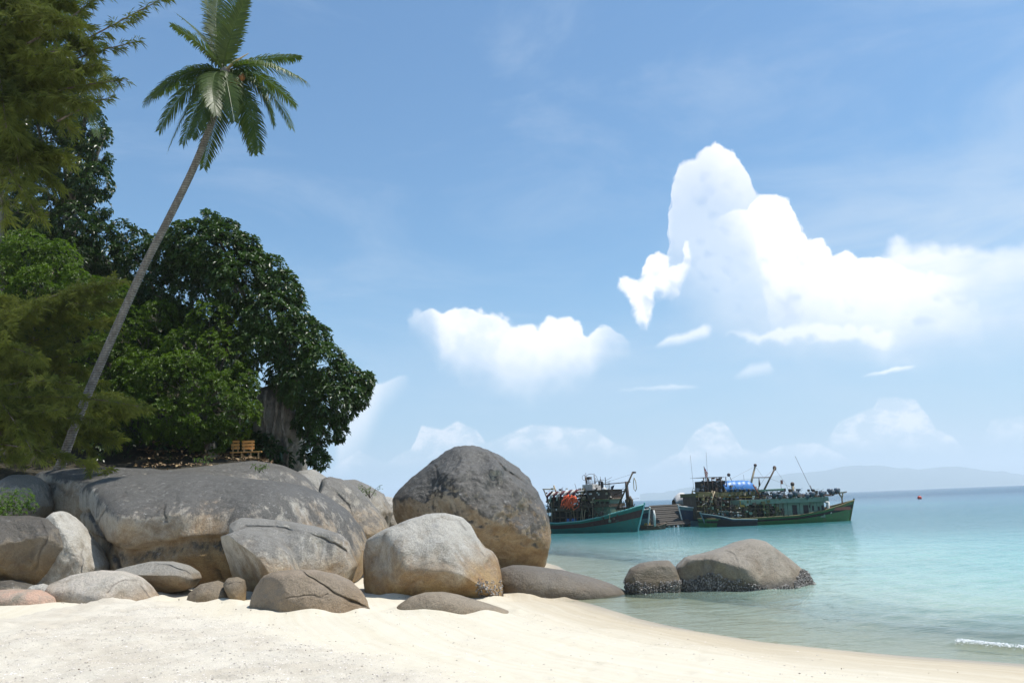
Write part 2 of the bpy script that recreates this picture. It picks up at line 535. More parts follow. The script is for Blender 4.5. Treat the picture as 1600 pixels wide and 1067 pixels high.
V = np.stack([GX.ravel(), GY.ravel(), GZ.ravel()], -1)
o = npobj('sand_beach', V, grid_faces(len(gx), len(gy)), msand, None, True,
          {'grit': (G * near).ravel(), 'wet': wetv.ravel(), 'shore': np.clip(GD, -50, 50).ravel()})
tag(o, 'pale cream sand beach with coarse shell grit on its left part', None, kind='structure')

# loose shell bits and pebbles: tens of thousands, one object
NP_ = 30000
bx = rng.uniform(-8.5, 4.5, NP_ * 6); by = rng.uniform(7.5, 19.5, NP_ * 6)
tideline = np.exp(-((shore_dist(bx, by) - 2.4 - .5 * vnoise(np.stack([bx, by, bx * 0], -1), .7, 2)) / .22) ** 2)
keep = rng.random(len(bx)) < grit(bx, by) * .95 + .035 + .22 * tideline + .10 * np.exp(-((shore_dist(bx, by) - 4.6 - .8 * vnoise(np.stack([bx, by, bx * 0], -1), .5, 7)) / .3) ** 2)
bx, by = bx[keep][:NP_], by[keep][:NP_]
ok = shore_dist(bx, by) > .4
bx, by = bx[ok], by[ok]
def ground_z(x, y):
    """height of the built sand mesh"""
    i = np.clip(np.searchsorted(gx, x) - 1, 0, len(gx) - 2); j = np.clip(np.searchsorted(gy, y) - 1, 0, len(gy) - 2)
    u = (x - gx[i]) / (gx[i + 1] - gx[i]); v = (y - gy[j]) / (gy[j + 1] - gy[j])
    return GZ[j, i] * (1 - u) * (1 - v) + GZ[j, i + 1] * u * (1 - v) + GZ[j + 1, i] * (1 - u) * v + GZ[j + 1, i + 1] * u * v
OCT = np.array([[1, 0, 0], [-1, 0, 0], [0, 1, 0], [0, -1, 0], [0, 0, 1], [0, 0, -1.0]])
OF = np.array([[0, 2, 4], [2, 1, 4], [1, 3, 4], [3, 0, 4], [2, 0, 5], [1, 2, 5], [3, 1, 5], [0, 3, 5]])
def scatter_octa(x, y, z, size, flat=.5):
    n = len(x); a = rng.uniform(0, 6.28, n)
    st = rng.uniform(.5, 1.3, (n, 3)) * size[:, None]; st[:, 2] *= flat
    L = OCT[None] * st[:, None, :] * rng.uniform(.7, 1.3, (n, 6, 1))
    X = L[..., 0] * np.cos(a)[:, None] - L[..., 1] * np.sin(a)[:, None]
    Yv = L[..., 0] * np.sin(a)[:, None] + L[..., 1] * np.cos(a)[:, None]
    V = np.stack([X + x[:, None], Yv + y[:, None], L[..., 2] + z[:, None]], -1).reshape(-1, 3)
    Fc = (OF[None] + (np.arange(n) * 6)[:, None, None]).reshape(-1, 3)
    return V, Fc
sz = 0.005 + 0.015 * rng.random(len(bx)) ** 4
V, Fc = scatter_octa(bx, by, ground_z(bx, by) + sz * .1, sz)
Fc = Fc.reshape(-1, 8, 3)[:, :4].reshape(-1, 3)
mgrit, s = material('shell_grit')
g = s.attr('tone')
c = s.mix(s.step(g, .2, .9), (0.24, 0.21, 0.18), (0.74, 0.68, 0.62))
s.out(s.n('ShaderNodeBsdfPrincipled', {'Base Color': c, 'Roughness': .7}).outputs[0])
o = npobj('shell_grit', V, Fc, mgrit, None, False, {'tone': np.repeat(rng.random(len(bx)) ** .6, 6)})
tag(o, 'broken shell and coral grit strewn over the upper beach', kind='stuff')

# dark scraps of driftwood, leaves and stones left by the tide
n = 85
px_ = rng.uniform(30, 1500, n); py_ = rng.uniform(960, 1064, n); Pk = [ground(a, b) for a, b in zip(px_, py_)]
Pk = np.array([p for p in Pk if shore_dist(np.array(p[0]), np.array(p[1])) > .5])
sz = rng.uniform(.006, .016, len(Pk))
V, Fc = scatter_octa(Pk[:, 0], Pk[:, 1], ground_z(Pk[:, 0], Pk[:, 1]) + sz * .3, sz, .6)
mscrap, s = material('drift_scraps')
s.out(s.n('ShaderNodeBsdfPrincipled', {'Base Color': s.mix(s.attr('tone'), (0.05, 0.035, 0.025), (0.24, 0.17, 0.11)), 'Roughness': .8}).outputs[0])
o = npobj('tide_litter', V, Fc, mscrap, None, False, {'tone': np.repeat(rng.random(len(Pk)), 6)})
tag(o, 'dark scraps of leaf, wood and pebble left on the sand by the tide', kind='stuff')

# ------------------------------------------------------------------ water
wx = axis(-2.0, 16.0, 0.085, FAR - 100, 1.13); wy = axis(9.5, 34.0, 0.085, FAR - 100, 1.13)
WX, WY = np.meshgrid(wx, wy)
WD = -shore_dist(WX, WY)
WP = np.stack([WX, WY, WX * 0], -1)
amp = np.clip(WD / 3.0, 0.04, 1) * np.clip(1.3 - WY / 60, 0.0, 1)
ph = WD * 2.1 + 1.7 * vnoise(WP, .16, 90)
WZ = amp * (0.020 * np.sin(ph * 2.2) + 0.022 * fbm(WP * np.array([.55, 1, 1]), 1.1, 3, 91) + 0.010 * vnoise(WP * np.array([.6, 1, 1]), 4.0, 93))
# one small wave breaking near the right edge
wa = plane0(1490, 1006); wb = plane0(1640, 1022)
ab = wb - wa; L = np.linalg.norm(ab); t = ((WX - wa[0]) * ab[0] + (WY - wa[1]) * ab[1]) / L ** 2
nrm = np.array([-ab[1], ab[0]]) / L
dn = (WX - wa[0]) * nrm[0] + (WY - wa[1]) * nrm[1]
WZ += 0.07 * np.exp(-(dn / .16) ** 2) * np.clip(t * 3 + .4, 0, 1) * np.clip((2.2 - t) * 2, 0, 1)
depth = np.maximum(-height(WX, WY, False), 0)
mwat, s = material('sea_water')
pos = s.n('ShaderNodeNewGeometry').outputs['Position']
dep = s.attr('depth')
dist = s.n('ShaderNodeVectorMath', {0: pos}, operation='LENGTH').outputs[1]
st = s.scalev(pos, (0.45, 1.0, 1.0))
big = s.noise(s.scalev(pos, (0.25, 1.0, 1.0)), .10, 4, .6)
nn = s.noise(st, 2.6, 3, .6, .3)
nm = s.noise(st, .75, 4, .62, .2)
nf = s.noise(st, 9.0, 2, .6)
h = s.m('ADD', s.m('MULTIPLY', nm, 1.0), s.m('ADD', s.m('MULTIPLY', nn, .40), s.m('MULTIPLY', nf, .22)))
bmp = s.n('ShaderNodeBump', {'Height': h, 'Strength': s.lin(dist, 12, 90, .5, 1.0), 'Distance': s.lin(dist, 12, 120, .15, .26)})
# body colour of the water by depth, distance and sand patches, plus painted shade
dd = s.m('ADD', dep, s.m('MULTIPLY', s.m('SUBTRACT', big, .5), 1.2))
body = s.mix(s.step(dd, 0.2, 2.2), (0.42, 0.56, 0.46), (0.16, 0.375, 0.35))
body = s.mix(s.step(dd, 2.2, 4.6), body, (0.05, 0.225, 0.26))
body = s.mix(s.m('MULTIPLY', s.m('MULTIPLY', s.step(dist, 38, 68), s.step(dist, 90, 240, 1, 0)), .85), body, (0.028, 0.135, 0.145))  # dark belt painted in for the hulls' dark reflections
body = s.mix(s.step(dist, 90, 330), body, (0.03, 0.085, 0.14))
body = s.mix(s.m('MULTIPLY', s.step(dist, 60, 160), s.step(big, .47, .6)), body, (0.04, 0.12, 0.18))
body = s.mix(s.lin(nm, .42, .6, 0, .6), body, s.mix(1.0, body, (.62, .72, .74), 'MULTIPLY'))  # ripple shading painted into the colour from the bump noise
op = s.m('SUBTRACT', 1.0, s.m('POWER', 2.718, s.m('MULTIPLY', dep, -1.5)))
tr = s.n('ShaderNodeBsdfTransparent', {'Color': (0.86, 0.96, 0.93)})
df = s.n('ShaderNodeBsdfDiffuse', {'Color': body})
under = s.mixs(op, tr, df)
fr = s.n('ShaderNodeFresnel', {'IOR': 1.33, 'Normal': bmp})
gl = s.n('ShaderNodeBsdfGlossy', {'Color': (1, 1, 1), 'Roughness': s.lin(dist, 15, 200, .05, .16), 'Normal': bmp})
fr0 = s.n('ShaderNodeFresnel', {'IOR': 1.33})
frk = s.m('MULTIPLY', s.m('MINIMUM', s.m('ADD', s.m('MULTIPLY', fr, .62), s.m('MULTIPLY', fr0, .38)), s.lin(dist, 40, 400, .80, .42)), s.lin(dep, 0, .25, .55, .85))
s.out(s.mixs(frk, under, gl))
V = np.stack([WX.ravel(), WY.ravel(), WZ.ravel()], -1)
o = npobj('sea_water', V, grid_faces(len(wx), len(wy)), mwat, None, True, {'depth': depth.ravel()})
tag(o, 'clear turquoise sea lapping the beach and darkening to blue offshore', kind='structure')

# foam of the little breaker
mfoam, s = material('foam')
s.out(s.n('ShaderNodeBsdfPrincipled', {'Base Color': (.88, .90, .90), 'Roughness': .6}).outputs[0])
n = 1500
ft = rng.uniform(0.05, 1.5, n); fd = rng.normal(0, .05, n) + .04 - 0.10 * rng.random(n) ** 2
keep = rng.random(n) < .25 + .75 * (vnoise(np.stack([ft * 14, ft * 0, ft * 0], -1), 1, 4) > -.35)
ft, fd = ft[keep], fd[keep]
fxp = wa[0] + ab[0] * ft + nrm[0] * fd; fyp = wa[1] + ab[1] * ft + nrm[1] * fd
sz = rng.uniform(.004, .016, len(ft)) * np.clip(1.3 - np.abs(ft - .5) * .8, .3, 1)
V, Fc = scatter_octa(fxp, fyp, 0.062 * np.exp(-(fd / .16) ** 2) + rng.uniform(0, .03, len(ft)), sz, .9)
o = npobj('wave_foam', V, Fc, mfoam)
tag(o, 'white foam on the little wave breaking by the sand', kind='stuff')

# ------------------------------------------------------------------ far hills
mh, s = material('far_forest')
pos = s.n('ShaderNodeNewGeometry').outputs['Position']
c = s.mix(s.noise(pos, .01, 5), (0.035, 0.06, 0.03), (0.07, 0.09, 0.045))
s.out(s.n('ShaderNodeBsdfDiffuse', {'Color': c}).outputs[0])
HP = [(820, 775), (900, 764), (980, 758), (1060, 752), (1140, 745), (1190, 744), (1225, 739), (1260, 735), (1290, 733), (1315, 727), (1340, 724), (1370, 725), (1405, 728), (1440, 730), (1487, 725), (1520, 729), (1540, 733), (1575, 735), (1600, 738), (1660, 741), (1740, 730), (1850, 736), (1960, 745)]
hpx = np.arange(1000, 1961, 4.0)
hpy = 2.5 + np.interp(hpx, [p[0] for p in HP], [p[1] for p in HP]) + np.clip((1180 - hpx) / 12, 0, 12) + 1.0 * vnoise(np.stack([hpx, hpx * 0, hpx * 0], -1), .06, 5) + .5 * vnoise(np.stack([hpx, hpx * 0, hpx * 0], -1), .2, 6)
DH = 11000.0
ridge = atv(hpx, hpy, DH)
rows = []
for k, (fz, fy_) in enumerate(((-.03, -1500), (.25, -1000), (.62, -500), (.88, -200), (1.0, 0), (.7, 500), (-.03, 1500))):
    P = ridge.copy(); P[:, 1] += fy_ ; P[:, 2] = np.maximum(ridge[:, 2], 3) * fz
    if 0 < k < 6:
        P[:, 2] += 0.12 * np.maximum(ridge[:, 2], 5) * vnoise(np.stack([P[:, 0], P[:, 1], P[:, 0] * 0], -1), .004, 9) * (0 if k == 4 else 1)
    P[:, 0] *= P[:, 1] / DH
    rows.append(P)
V = np.concatenate(rows)
o = npobj('distant_hills', V, grid_faces(len(hpx), 7), mh, None, True)
tag(o, 'long low hill range fading blue on the horizon', kind='structure')
# ------------------------------------------------------------------ granite
def granite():
    m, s = material('granite')
    geo = s.n('ShaderNodeNewGeometry')
    pos = geo.outputs['Position']; nz = s.n('ShaderNodeSeparateXYZ', {0: geo.outputs['Normal']}).outputs[2]
    hz = s.attr('rel_height'); ck = s.attr('crack')
    lich = s.attr('lichen', 'OBJECT'); ochre = s.attr('ochre', 'OBJECT'); pale = s.attr('pale', 'OBJECT'); pink = s.attr('pink', 'OBJECT')
    warp = s.n('ShaderNodeVectorMath', {0: pos, 1: s.n('ShaderNodeVectorMath', {0: s.n('ShaderNodeTexNoise', {'Vector': pos, 'Scale': .6, 'Detail': 3.0}).outputs[1], 'Scale': 1.0}, operation='SCALE').outputs[0]}, operation='ADD').outputs[0]
    big = s.noise(warp, .55, 6, .62); mid = s.noise(warp, 2.4, 6, .68); fine = s.noise(pos, 28, 5, .75); vf = s.noise(pos, 95, 3, .8)
    streak = s.noise(s.scalev(pos, (1.0, 1.0, .16)), 3.2, 6, .7, .5)
    c = s.mix(s.step(big, .35, .65), (0.20, 0.165, 0.118), (0.29, 0.265, 0.215))
    c = s.mix(s.m('MULTIPLY', pale, s.step(s.m('ADD', mid, s.m('MULTIPLY', hz, .35)), .50, .85)), c, (0.53, 0.51, 0.455))
    st2 = s.noise(s.scalev(warp, (1.0, 1.0, .10)), 5.0, 5, .65)
    c = s.mix(s.m('MULTIPLY', s.m('MULTIPLY', pale, .7), s.m('MULTIPLY', s.step(st2, .53, .66), s.step(hz, .25, .55))), c, (0.50, 0.49, 0.46))
    c = s.mix(s.attr('brown', 'OBJECT'), c, s.mix(s.step(mid, .3, .7), (0.20, 0.145, 0.085), (0.29, 0.225, 0.145)))
    # brown stain of the splash zone
    oc = s.m('MULTIPLY', s.m('MULTIPLY', ochre, s.step(s.m('ADD', hz, s.m('MULTIPLY', s.m('SUBTRACT', big, .5), 1.1)), .76, .20)), 1.0, clamp=True)
    c = s.mix(oc, c, s.mix(s.step(mid, .35, .65), (0.24, 0.135, 0.048), (0.35, 0.23, 0.095)))
    c = s.mix(s.m('MULTIPLY', pink, s.step(mid, .3, .6)), c, (0.45, 0.29, 0.21))
    # black weathering crust: up-facing parts and vertical runs
    lc = s.m('ADD', s.m('ADD', s.attr('lichoff', 'OBJECT'), s.m('MULTIPLY', nz, .42)), s.m('ADD', s.m('MULTIPLY', streak, 1.05), s.m('ADD', s.m('MULTIPLY', hz, .30), s.m('ADD', s.m('MULTIPLY', big, .5), s.m('SUBTRACT', s.m('MULTIPLY', s.m('SUBTRACT', mid, .5), .9), .13)))))
    lm = s.m('MULTIPLY', s.m('MULTIPLY', s.step(lc, .88, 1.18), lich), 1.0, clamp=True)
    c = s.mix(s.m('MULTIPLY', lm, .88), c, s.mix(s.step(fine, .4, .7), (0.020, 0.0195, 0.018), (0.066, 0.064, 0.060)))
    # pale grey lichen scurf
    c = s.mix(s.m('MULTIPLY', s.m('MULTIPLY', s.step(s.noise(pos, 7, 6, .75), .56, .70), s.step(nz, -.1, .5)), s.m('MULTIPLY', lich, .55)), c, (0.36, 0.355, 0.34))
    sp = s.lin(s.m('ADD', s.m('MULTIPLY', fine, .4), s.m('MULTIPLY', vf, .6)), .38, .62, .55, 1.40)
    c = s.mix(1.0, c, s.n('ShaderNodeCombineColor', {0: sp, 1: sp, 2: sp}).outputs[0], 'MULTIPLY')
    tn = s.attr('tone', 'OBJECT')
    c = s.mix(1.0, c, s.n('ShaderNodeCombineColor', {0: tn, 1: tn, 2: tn}).outputs[0], 'MULTIPLY')
    c = s.mix(s.m('MULTIPLY', ck, .5, clamp=True), c, (0.045, 0.036, 0.028))
    wetz = s.m('MULTIPLY', s.attr('wetline', 'OBJECT'), s.step(s.n('ShaderNodeSeparateXYZ', {0: pos}).outputs[2], .34, .05))
    c = s.mix(s.m('MULTIPLY', wetz, .75), c, (0.035, 0.032, 0.028))
    hgt = s.m('ADD', s.m('MULTIPLY', mid, 1.4), s.m('ADD', s.m('MULTIPLY', fine, .35), s.m('MULTIPLY', vf, .10)))
    b = s.n('ShaderNodeBump', {'Height': hgt, 'Strength': .9, 'Distance': .08})
    s.out(s.n('ShaderNodeBsdfPrincipled', {'Base Color': c, 'Roughness': s.lin(fine, .3, .7, .42, .72), 'Specular IOR Level': .55, 'Normal': b}).outputs[0])
    return m
MG = granite()

def cubesphere(n):
    """unit directions and quads of a cube blown up to a sphere"""
    t = np.tan(np.linspace(-math.pi / 4, math.pi / 4, n + 1))
    A, B = np.meshgrid(t, t); one = np.ones_like(A)
    Vs, Fs = [], []
    for k, (x, y, z) in enumerate(((one, A, B), (-one, -A, B), (-A, one, B), (A, -one, B), (A, B, one), (A, -B, -one))):
        V = np.stack([x, y, z], -1).reshape(-1, 3); V /= np.linalg.norm(V, axis=1)[:, None]
        Vs.append(V); Fs.append(grid_faces(n + 1, n + 1) + k * (n + 1) ** 2)
    V = np.concatenate(Vs); Fa = np.concatenate(Fs)
    key = np.round(V * 1e5).astype(np.int64)
    _, first, inv = np.unique(key, axis=0, return_index=True, return_inverse=True)
    return V[first], inv.reshape(-1)[Fa]
_CS = {}

def seg_dist(px, py, line):
    best = np.full(px.shape, 1e9); side = np.zeros(px.shape)
    for (x0, y0), (x1, y1) in zip(line[:-1], line[1:]):
        dx, dy = x1 - x0, y1 - y0; L = dx * dx + dy * dy + 1e-9
        t = np.clip(((px - x0) * dx + (py - y0) * dy) / L, 0, 1)
        d = np.hypot(px - x0 - t * dx, py - y0 - t * dy)
        m = d < best
        best = np.where(m, d, best); side = np.where(m, np.sign(dx * (py - y0) - dy * (px - x0)), side)
    return best, side

ROCKS = {}
def rock(label, poly, Y, thick, n=60, planes=(), cracks=(), steps=(), dents=(), rough=.05, seed=0, power=.82, dpow=.9,
         name='boulder', kind=None, props=None, group=None, lean=0.0, smoothR=2.0):
    """a boulder of real depth: outline at distance Y, bulging thick metres to the front and back, cut by
    planes (normal, fraction), cracks (line, depth, width), steps (line, depth, fade) and dents (x, y, radius, depth)"""
    W3 = atv([p[0] for p in poly], [p[1] for p in poly], Y)
    xs, zs = W3[:, 0], W3[:, 2]
    # area centroid
    x1, z1 = np.roll(xs, -1), np.roll(zs, -1); cr = xs * z1 - x1 * zs; A = cr.sum() / 2
    cx = ((xs + x1) * cr).sum() / (6 * A); cz = ((zs + z1) * cr).sum() / (6 * A)
    th = np.linspace(-math.pi, math.pi, 721)
    Rr = np.zeros_like(th)
    for i, a in enumerate(th):
        dx, dz = math.cos(a), math.sin(a); best = 0
        for k in range(len(xs)):
            ex, ez = x1[k] - xs[k], z1[k] - zs[k]
            den = dx * ez - dz * ex
            if abs(den) < 1e-9: continue
            t = ((xs[k] - cx) * ez - (zs[k] - cz) * ex) / den; u = ((xs[k] - cx) * dz - (zs[k] - cz) * dx) / den
            if t > 0 and -1e-6 <= u <= 1 + 1e-6: best = max(best, t)
        Rr[i] = best
    def sm(v, w):
        w = max(1, int(w)); k = np.hanning(2 * w + 1)[0:]; k /= k.sum()
        v = np.concatenate([v[-w - 1:-1], v, v[1:w + 1]]); return np.convolve(v, k, 'valid')
    Rs = sm(Rr, smoothR * 2); Rb = sm(Rr, 50)
    n = max(24, int(n * .78))
    if n not in _CS: _CS[n] = cubesphere(n)
    D, Fa = _CS[n]
    ang = np.arctan2(D[:, 2], D[:, 0]); lat = np.hypot(D[:, 0], D[:, 2])
    k = lat ** 5
    Rv = np.interp(ang, th, Rs) * k + np.interp(ang, th, Rb) * (1 - k)
    lat2 = lat ** power
    X = cx + np.cos(ang) * Rv * lat2; Z = cz + np.sin(ang) * Rv * lat2
    tf, tb = thick if hasattr(thick, '__len__') else (thick, thick)
    dy = np.sign(D[:, 1]) * np.abs(D[:, 1]) ** dpow
    Yc = Y + np.where(dy < 0, dy * tf, dy * tb)
    V = np.stack([X, Yc, Z], -1)
    C = np.array([cx, Y, cz])
    H = zs.max() - zs.min()
    V[:, 1] += lean * (V[:, 2] - cz)
    for nrm, fr in planes:
        nn = np.array(nrm, float); nn /= np.linalg.norm(nn)
        d = (V - C) @ nn; mx = d.max(); lim = mx * fr
        soft = mx * .05
        e = soft * np.logaddexp(0, (d - lim) / soft)
        V -= nn * (e * .93)[:, None]
    front = D[:, 1] < 0.25
    # rough normals
    Nn = V - C; Nn /= np.linalg.norm(Nn, axis=1)[:, None]
    Nn = Nn * np.array([1, 1.0, 1]); 
    S = (xs.max() - xs.min() + H) / 2
    disp = rough * S * (.55 * fbm(V, 1.7 / S * 1.6, 3, seed + 3) + .35 * fbm(V, 7.0 / S, 3, seed + 5) + .12 * fbm(V, 26 / S, 3, seed + 7))
    edge = np.clip(1 - lat ** 12 * .55, .35, 1)
    V += Nn * (disp * edge)[:, None]
    ppx, ppy = proj(V)
    crack = np.zeros(len(V))
    for line, dep, wid in cracks:
        wv = 2.2 * vnoise(np.stack([ppx, ppy, ppx * 0], -1), .09, seed) 
        d, sd_ = seg_dist(ppx + wv, ppy + wv, line)
        wm = wid * .62 * (1 + .6 * vnoise(V, 2.5, seed + 9))
        g = np.exp(-(d / wm) ** 2) * front * np.clip(.8 + .8 * vnoise(V, 1.6, seed + 4), .1, 1)
        V[:, 1] += g * dep * .8; crack = np.maximum(crack, g)
    for line, dep, fade in steps:
        d, sd_ = seg_dist(ppx, ppy, line)
        s_ = d * sd_
        g = np.clip(s_ / 4, 0, 1) * np.clip(1 - (s_ - 4) / fade, 0, 1) * front
        V[:, 1] += dep * g * g * (3 - 2 * g)
    for x_, y_, r_, dep in dents:
        V[:, 1] += dep * np.exp(-((ppx - x_) ** 2 + (ppy - y_) ** 2) / r_ ** 2) * front
    base = np.array([cx, Y, max(zs.min(), -1.0)])
    rh = (V[:, 2] - max(zs.min(), 0)) / (zs.max() - max(zs.min(), 0))
    o = npobj(name, V, Fa, MG, None, True, {'rel_height': rh, 'crack': crack}, base)
    tag(o, label, 'boulder', group, kind)
    pr = dict(lichen=.6, ochre=.6, pale=.5, pink=0.0, wetline=0.0, tone=1.0, lichoff=0.0, brown=.15); pr.update(props or {})
    for a, b in pr.items(): o[a] = float(b)
    ROCKS[label] = (o, V)
    return o

def gy_of(px, py):
    return float(ground(px, py)[1])

# giant round boulder in the centre
rock('giant rounded grey boulder standing tallest, between the pale boulder and the sea',
     [(604, 800), (612, 775), (626, 757), (640, 740), (675, 715), (692, 702), (708, 693), (735, 691), (760, 697), (800, 722), (830, 743), (848, 770), (858, 797), (862, 840), (858, 872), (850, 892), (800, 915), (700, 905), (640, 870), (606, 830)],
     31.5, (2.6, 3.2), 130, planes=[((-.60, -.60, -.35), .52), ((.60, -.75, .30), .66), ((-.5, -.5, .7), .68), ((.1, -.55, .83), .80), ((.1, -.75, -.66), .56), ((.75, -.35, .62), .86)],
     cracks=[([(760, 700), (790, 735), (838, 765), (856, 800)], .12, 3.0), ([(664, 718), (680, 728), (684, 745)], .08, 3)],
     
     dents=[(752, 720, 16, .35), (772, 732, 10, -.25), (735, 748, 14, .22), (700, 740, 18, -.18), (780, 760, 22, .22), (700, 800, 40, .55), (845, 765, 10, -.25), (820, 800, 18, .3)],
     rough=.10, smoothR=.7, seed=11, props=dict(lichen=1.0, ochre=.7, pale=.9, lichoff=.24, tone=.9))
# long whale-backed mass at the left
rock('huge whale backed boulder with a flat dark top below the palm, widest of all',
     [(102, 795), (110, 772), (135, 757), (170, 745), (230, 739), (330, 740), (420, 750), (460, 757), (500, 772), (535, 797), (560, 828), (573, 858), (566, 890), (545, 930), (500, 965), (360, 975), (250, 975), (172, 955), (165, 893), (128, 842)],
     26.6, (3.2, 4.5), 170, planes=[((0, -.72, -.70), .86), ((0, -.42, .90), .80), ((.70, -.60, .40), .82), ((-.72, -.62, -.05), .74), ((0, -.95, -.25), .86)],
     cracks=[([(250, 830), (252, 870), (262, 882), (320, 832)][0:3], .10, 3.0), ([(298, 838), (322, 862), (340, 890), (347, 905)], .14, 2.6), ([(105, 800), (140, 800), (165, 845), (187, 888)], .22, 5),
             ([(187, 852), (220, 846), (250, 840)], .08, 3), ([(246, 800), (248, 800), (262, 790), (258, 812)], .10, 3.5), ([(150, 822), (170, 792), (200, 770)], .07, 3)],
     steps=[([(160, 840), (200, 858), (245, 845), (300, 838), (348, 835)], .28, 30)],
     dents=[(290, 780, 22, -.25), (200, 800, 45, -.35), (330, 800, 40, .30), (440, 800, 60, -.2), (300, 850, 26, -.2), (260, 790, 14, -.16)],
     rough=.026, seed=21, power=.66, dpow=.8, props=dict(lichen=1.0, ochre=1.0, pale=.95, tone=.95, lichoff=.05))
rock('dark flat slab behind the whale backed boulder at its left end',
     [(40, 748), (60, 735), (115, 729), (200, 731), (330, 738), (350, 770), (300, 830), (130, 840), (92, 815), (72, 785)],
     28.6, (2.2, 2.6), 80, planes=[((0, -.3, .95), .8), ((-.6, -.8, 0), .7)], cracks=[([(64, 752), (90, 760), (108, 775)], .15, 4)],
     rough=.05, seed=31, power=.7, props=dict(lichen=1.1, ochre=.2))
rock('grey boulder under the ivy at the far left, half hidden by the bush',
     [(0, 770), (10, 752), (25, 742), (50, 742), (62, 755), (75, 790), (60, 830), (0, 830)], 27.0, 1.2, 40, rough=.05, seed=32, props=dict(lichen=.7, ochre=.2))
rock('low grey rock ledge carrying the bench and the leaf litter',
     [(235, 738), (300, 726), (340, 717), (380, 715), (430, 725), (468, 742), (500, 775), (500, 830), (300, 830), (240, 790)],
     31.0, (2.8, 5.0), 90, planes=[((0, -.2, 1), .72), ((.5, -.6, .5), .8)], cracks=[([(400, 728), (440, 732), (480, 760)], .12, 3)],
     rough=.04, seed=41, power=.7, props=dict(lichen=.95, ochre=.4, pale=.6))
rock('small grey boulder wedged under the overhanging tree at the bank edge',
     [(455, 752), (470, 736), (490, 733), (508, 745), (515, 770), (505, 800), (462, 800)], 33.0, 1.3, 40, rough=.06, seed=42, props=dict(lichen=.5, ochre=.2, pale=.8))
rock('dark angular boulder leaning between the whale backed boulder and the giant one',
     [(500, 765), (506, 748), (517, 745), (540, 752), (568, 772), (592, 802), (607, 826), (600, 850), (560, 880), (525, 850), (505, 800)],
     29.0, (1.5, 1.6), 60, planes=[((-.4, -.7, -.4), .62), ((.5, -.6, .6), .66)], cracks=[([(520, 765), (545, 790), (560, 830)], .1, 3)],
     rough=.09, seed=51, props=dict(lichen=.8, ochre=.6, pale=.5))
rock('flat topped grey boulder behind the dark angular one',
     [(522, 752), (532, 747), (553, 747), (575, 758), (598, 772), (612, 800), (600, 850), (540, 840)], 33.0, 1.6, 50, planes=[((0, -.3, .9), .8)],
     rough=.06, seed=52, props=dict(lichen=.7, ochre=.1, pale=.6))
rock('small pale boulder in the gap beside the giant boulder',
     [(583, 800), (590, 779), (604, 775), (622, 778), (630, 830), (600, 850), (585, 830)], 35.0, 1.0, 36, rough=.05, seed=53, props=dict(lichen=.3, ochre=.1, pale=1.0))
# centre front boulder
rock('pale rounded boulder with an amber base, in front of the giant one',
     [(564, 880), (566, 860), (571, 843), (600, 827), (640, 811), (665, 804), (695, 801), (722, 806), (736, 818), (745, 838), (757, 856), (772, 862), (780, 874), (783, 895), (786, 930), (770, 955), (680, 965), (575, 960), (565, 910)],
     gy_of(680, 938) + 1.6, (1.7, 2.2), 120, planes=[((.1, -.75, .62), .68), ((.72, -.5, .55), .74), ((-.72, -.66, .05), .70), ((0, -.95, -.3), .84), ((0, -.7, -.7), .66)],
     cracks=[([(680, 803), (700, 812), (716, 812), (728, 828)], .06, 2.2), ([(752, 862), (757, 868), (768, 868)], .05, 2.0)],
     dents=[(763, 868, 9, -.14), (630, 850, 25, -.12), (700, 840, 26, -.14), (655, 880, 20, .08), (730, 870, 22, -.12), (590, 870, 20, .12)],
     rough=.035, seed=61, power=.72, props=dict(lichen=.30, ochre=1.1, pale=1.0))
rock('boulder with a wavy dark ridge and a hollow brown face, before the whale back',
     [(347, 900), (347, 850), (352, 818), (366, 809), (400, 810), (440, 815), (480, 822), (525, 834), (540, 845), (549, 868), (556, 884), (548, 905), (530, 950), (480, 975), (370, 975), (347, 945)],
     gy_of(400, 938) + 1.5, (1.8, 2.0), 120, planes=[((-.65, -.55, -.50), .42), ((.55, -.72, .30), .70), ((.1, -.5, .85), .84)],
     cracks=[([(356, 832), (370, 823), (410, 822), (440, 829), (480, 836), (520, 850), (540, 862)], .10, 2.8)],
     steps=[([(462, 940), (457, 900), (446, 868), (425, 845), (400, 834), (375, 828), (345, 838)], .65, 120)],
     dents=[(490, 850, 24, .14), (430, 832, 15, .10)],
     rough=.03, seed=71, props=dict(lichen=.75, ochre=1.0, pale=1.0))
rock('brown dome shaped boulder with a diagonal crack, foremost in the sand',
     [(383, 962), (388, 935), (396, 917), (412, 899), (430, 892), (455, 890), (490, 890), (520, 897), (545, 909), (562, 924), (572, 943), (578, 968), (560, 990), (400, 990)],
     gy_of(480, 958) + .75, (.85, 1.2), 100, planes=[((-.62, -.76, .12), .70), ((.35, -.8, .45), .74), ((0, -.98, -.1), .84)],
     cracks=[([(470, 891), (482, 900), (505, 913), (520, 925), (550, 940), (577, 950)], .09, 2.0), ([(436, 936), (470, 931), (500, 931), (512, 928)], .035, 1.4), ([(545, 938), (577, 951)], .09, 3.0)],
     rough=.03, seed=81, power=.72, props=dict(lichen=.12, ochre=.45, tone=.90, pale=.2, brown=.8, pink=.12))
rock('low brown boulder showing as a smooth hump in the sand',
     [(612, 962), (622, 945), (640, 933), (662, 926), (690, 925), (715, 930), (750, 941), (785, 951), (812, 962), (790, 980), (640, 980)],
     gy_of(700, 960) + .55, (.6, .9), 70, rough=.02, seed=82, power=.8, props=dict(lichen=.05, ochre=.35, tone=.90, brown=.8, pale=.2))
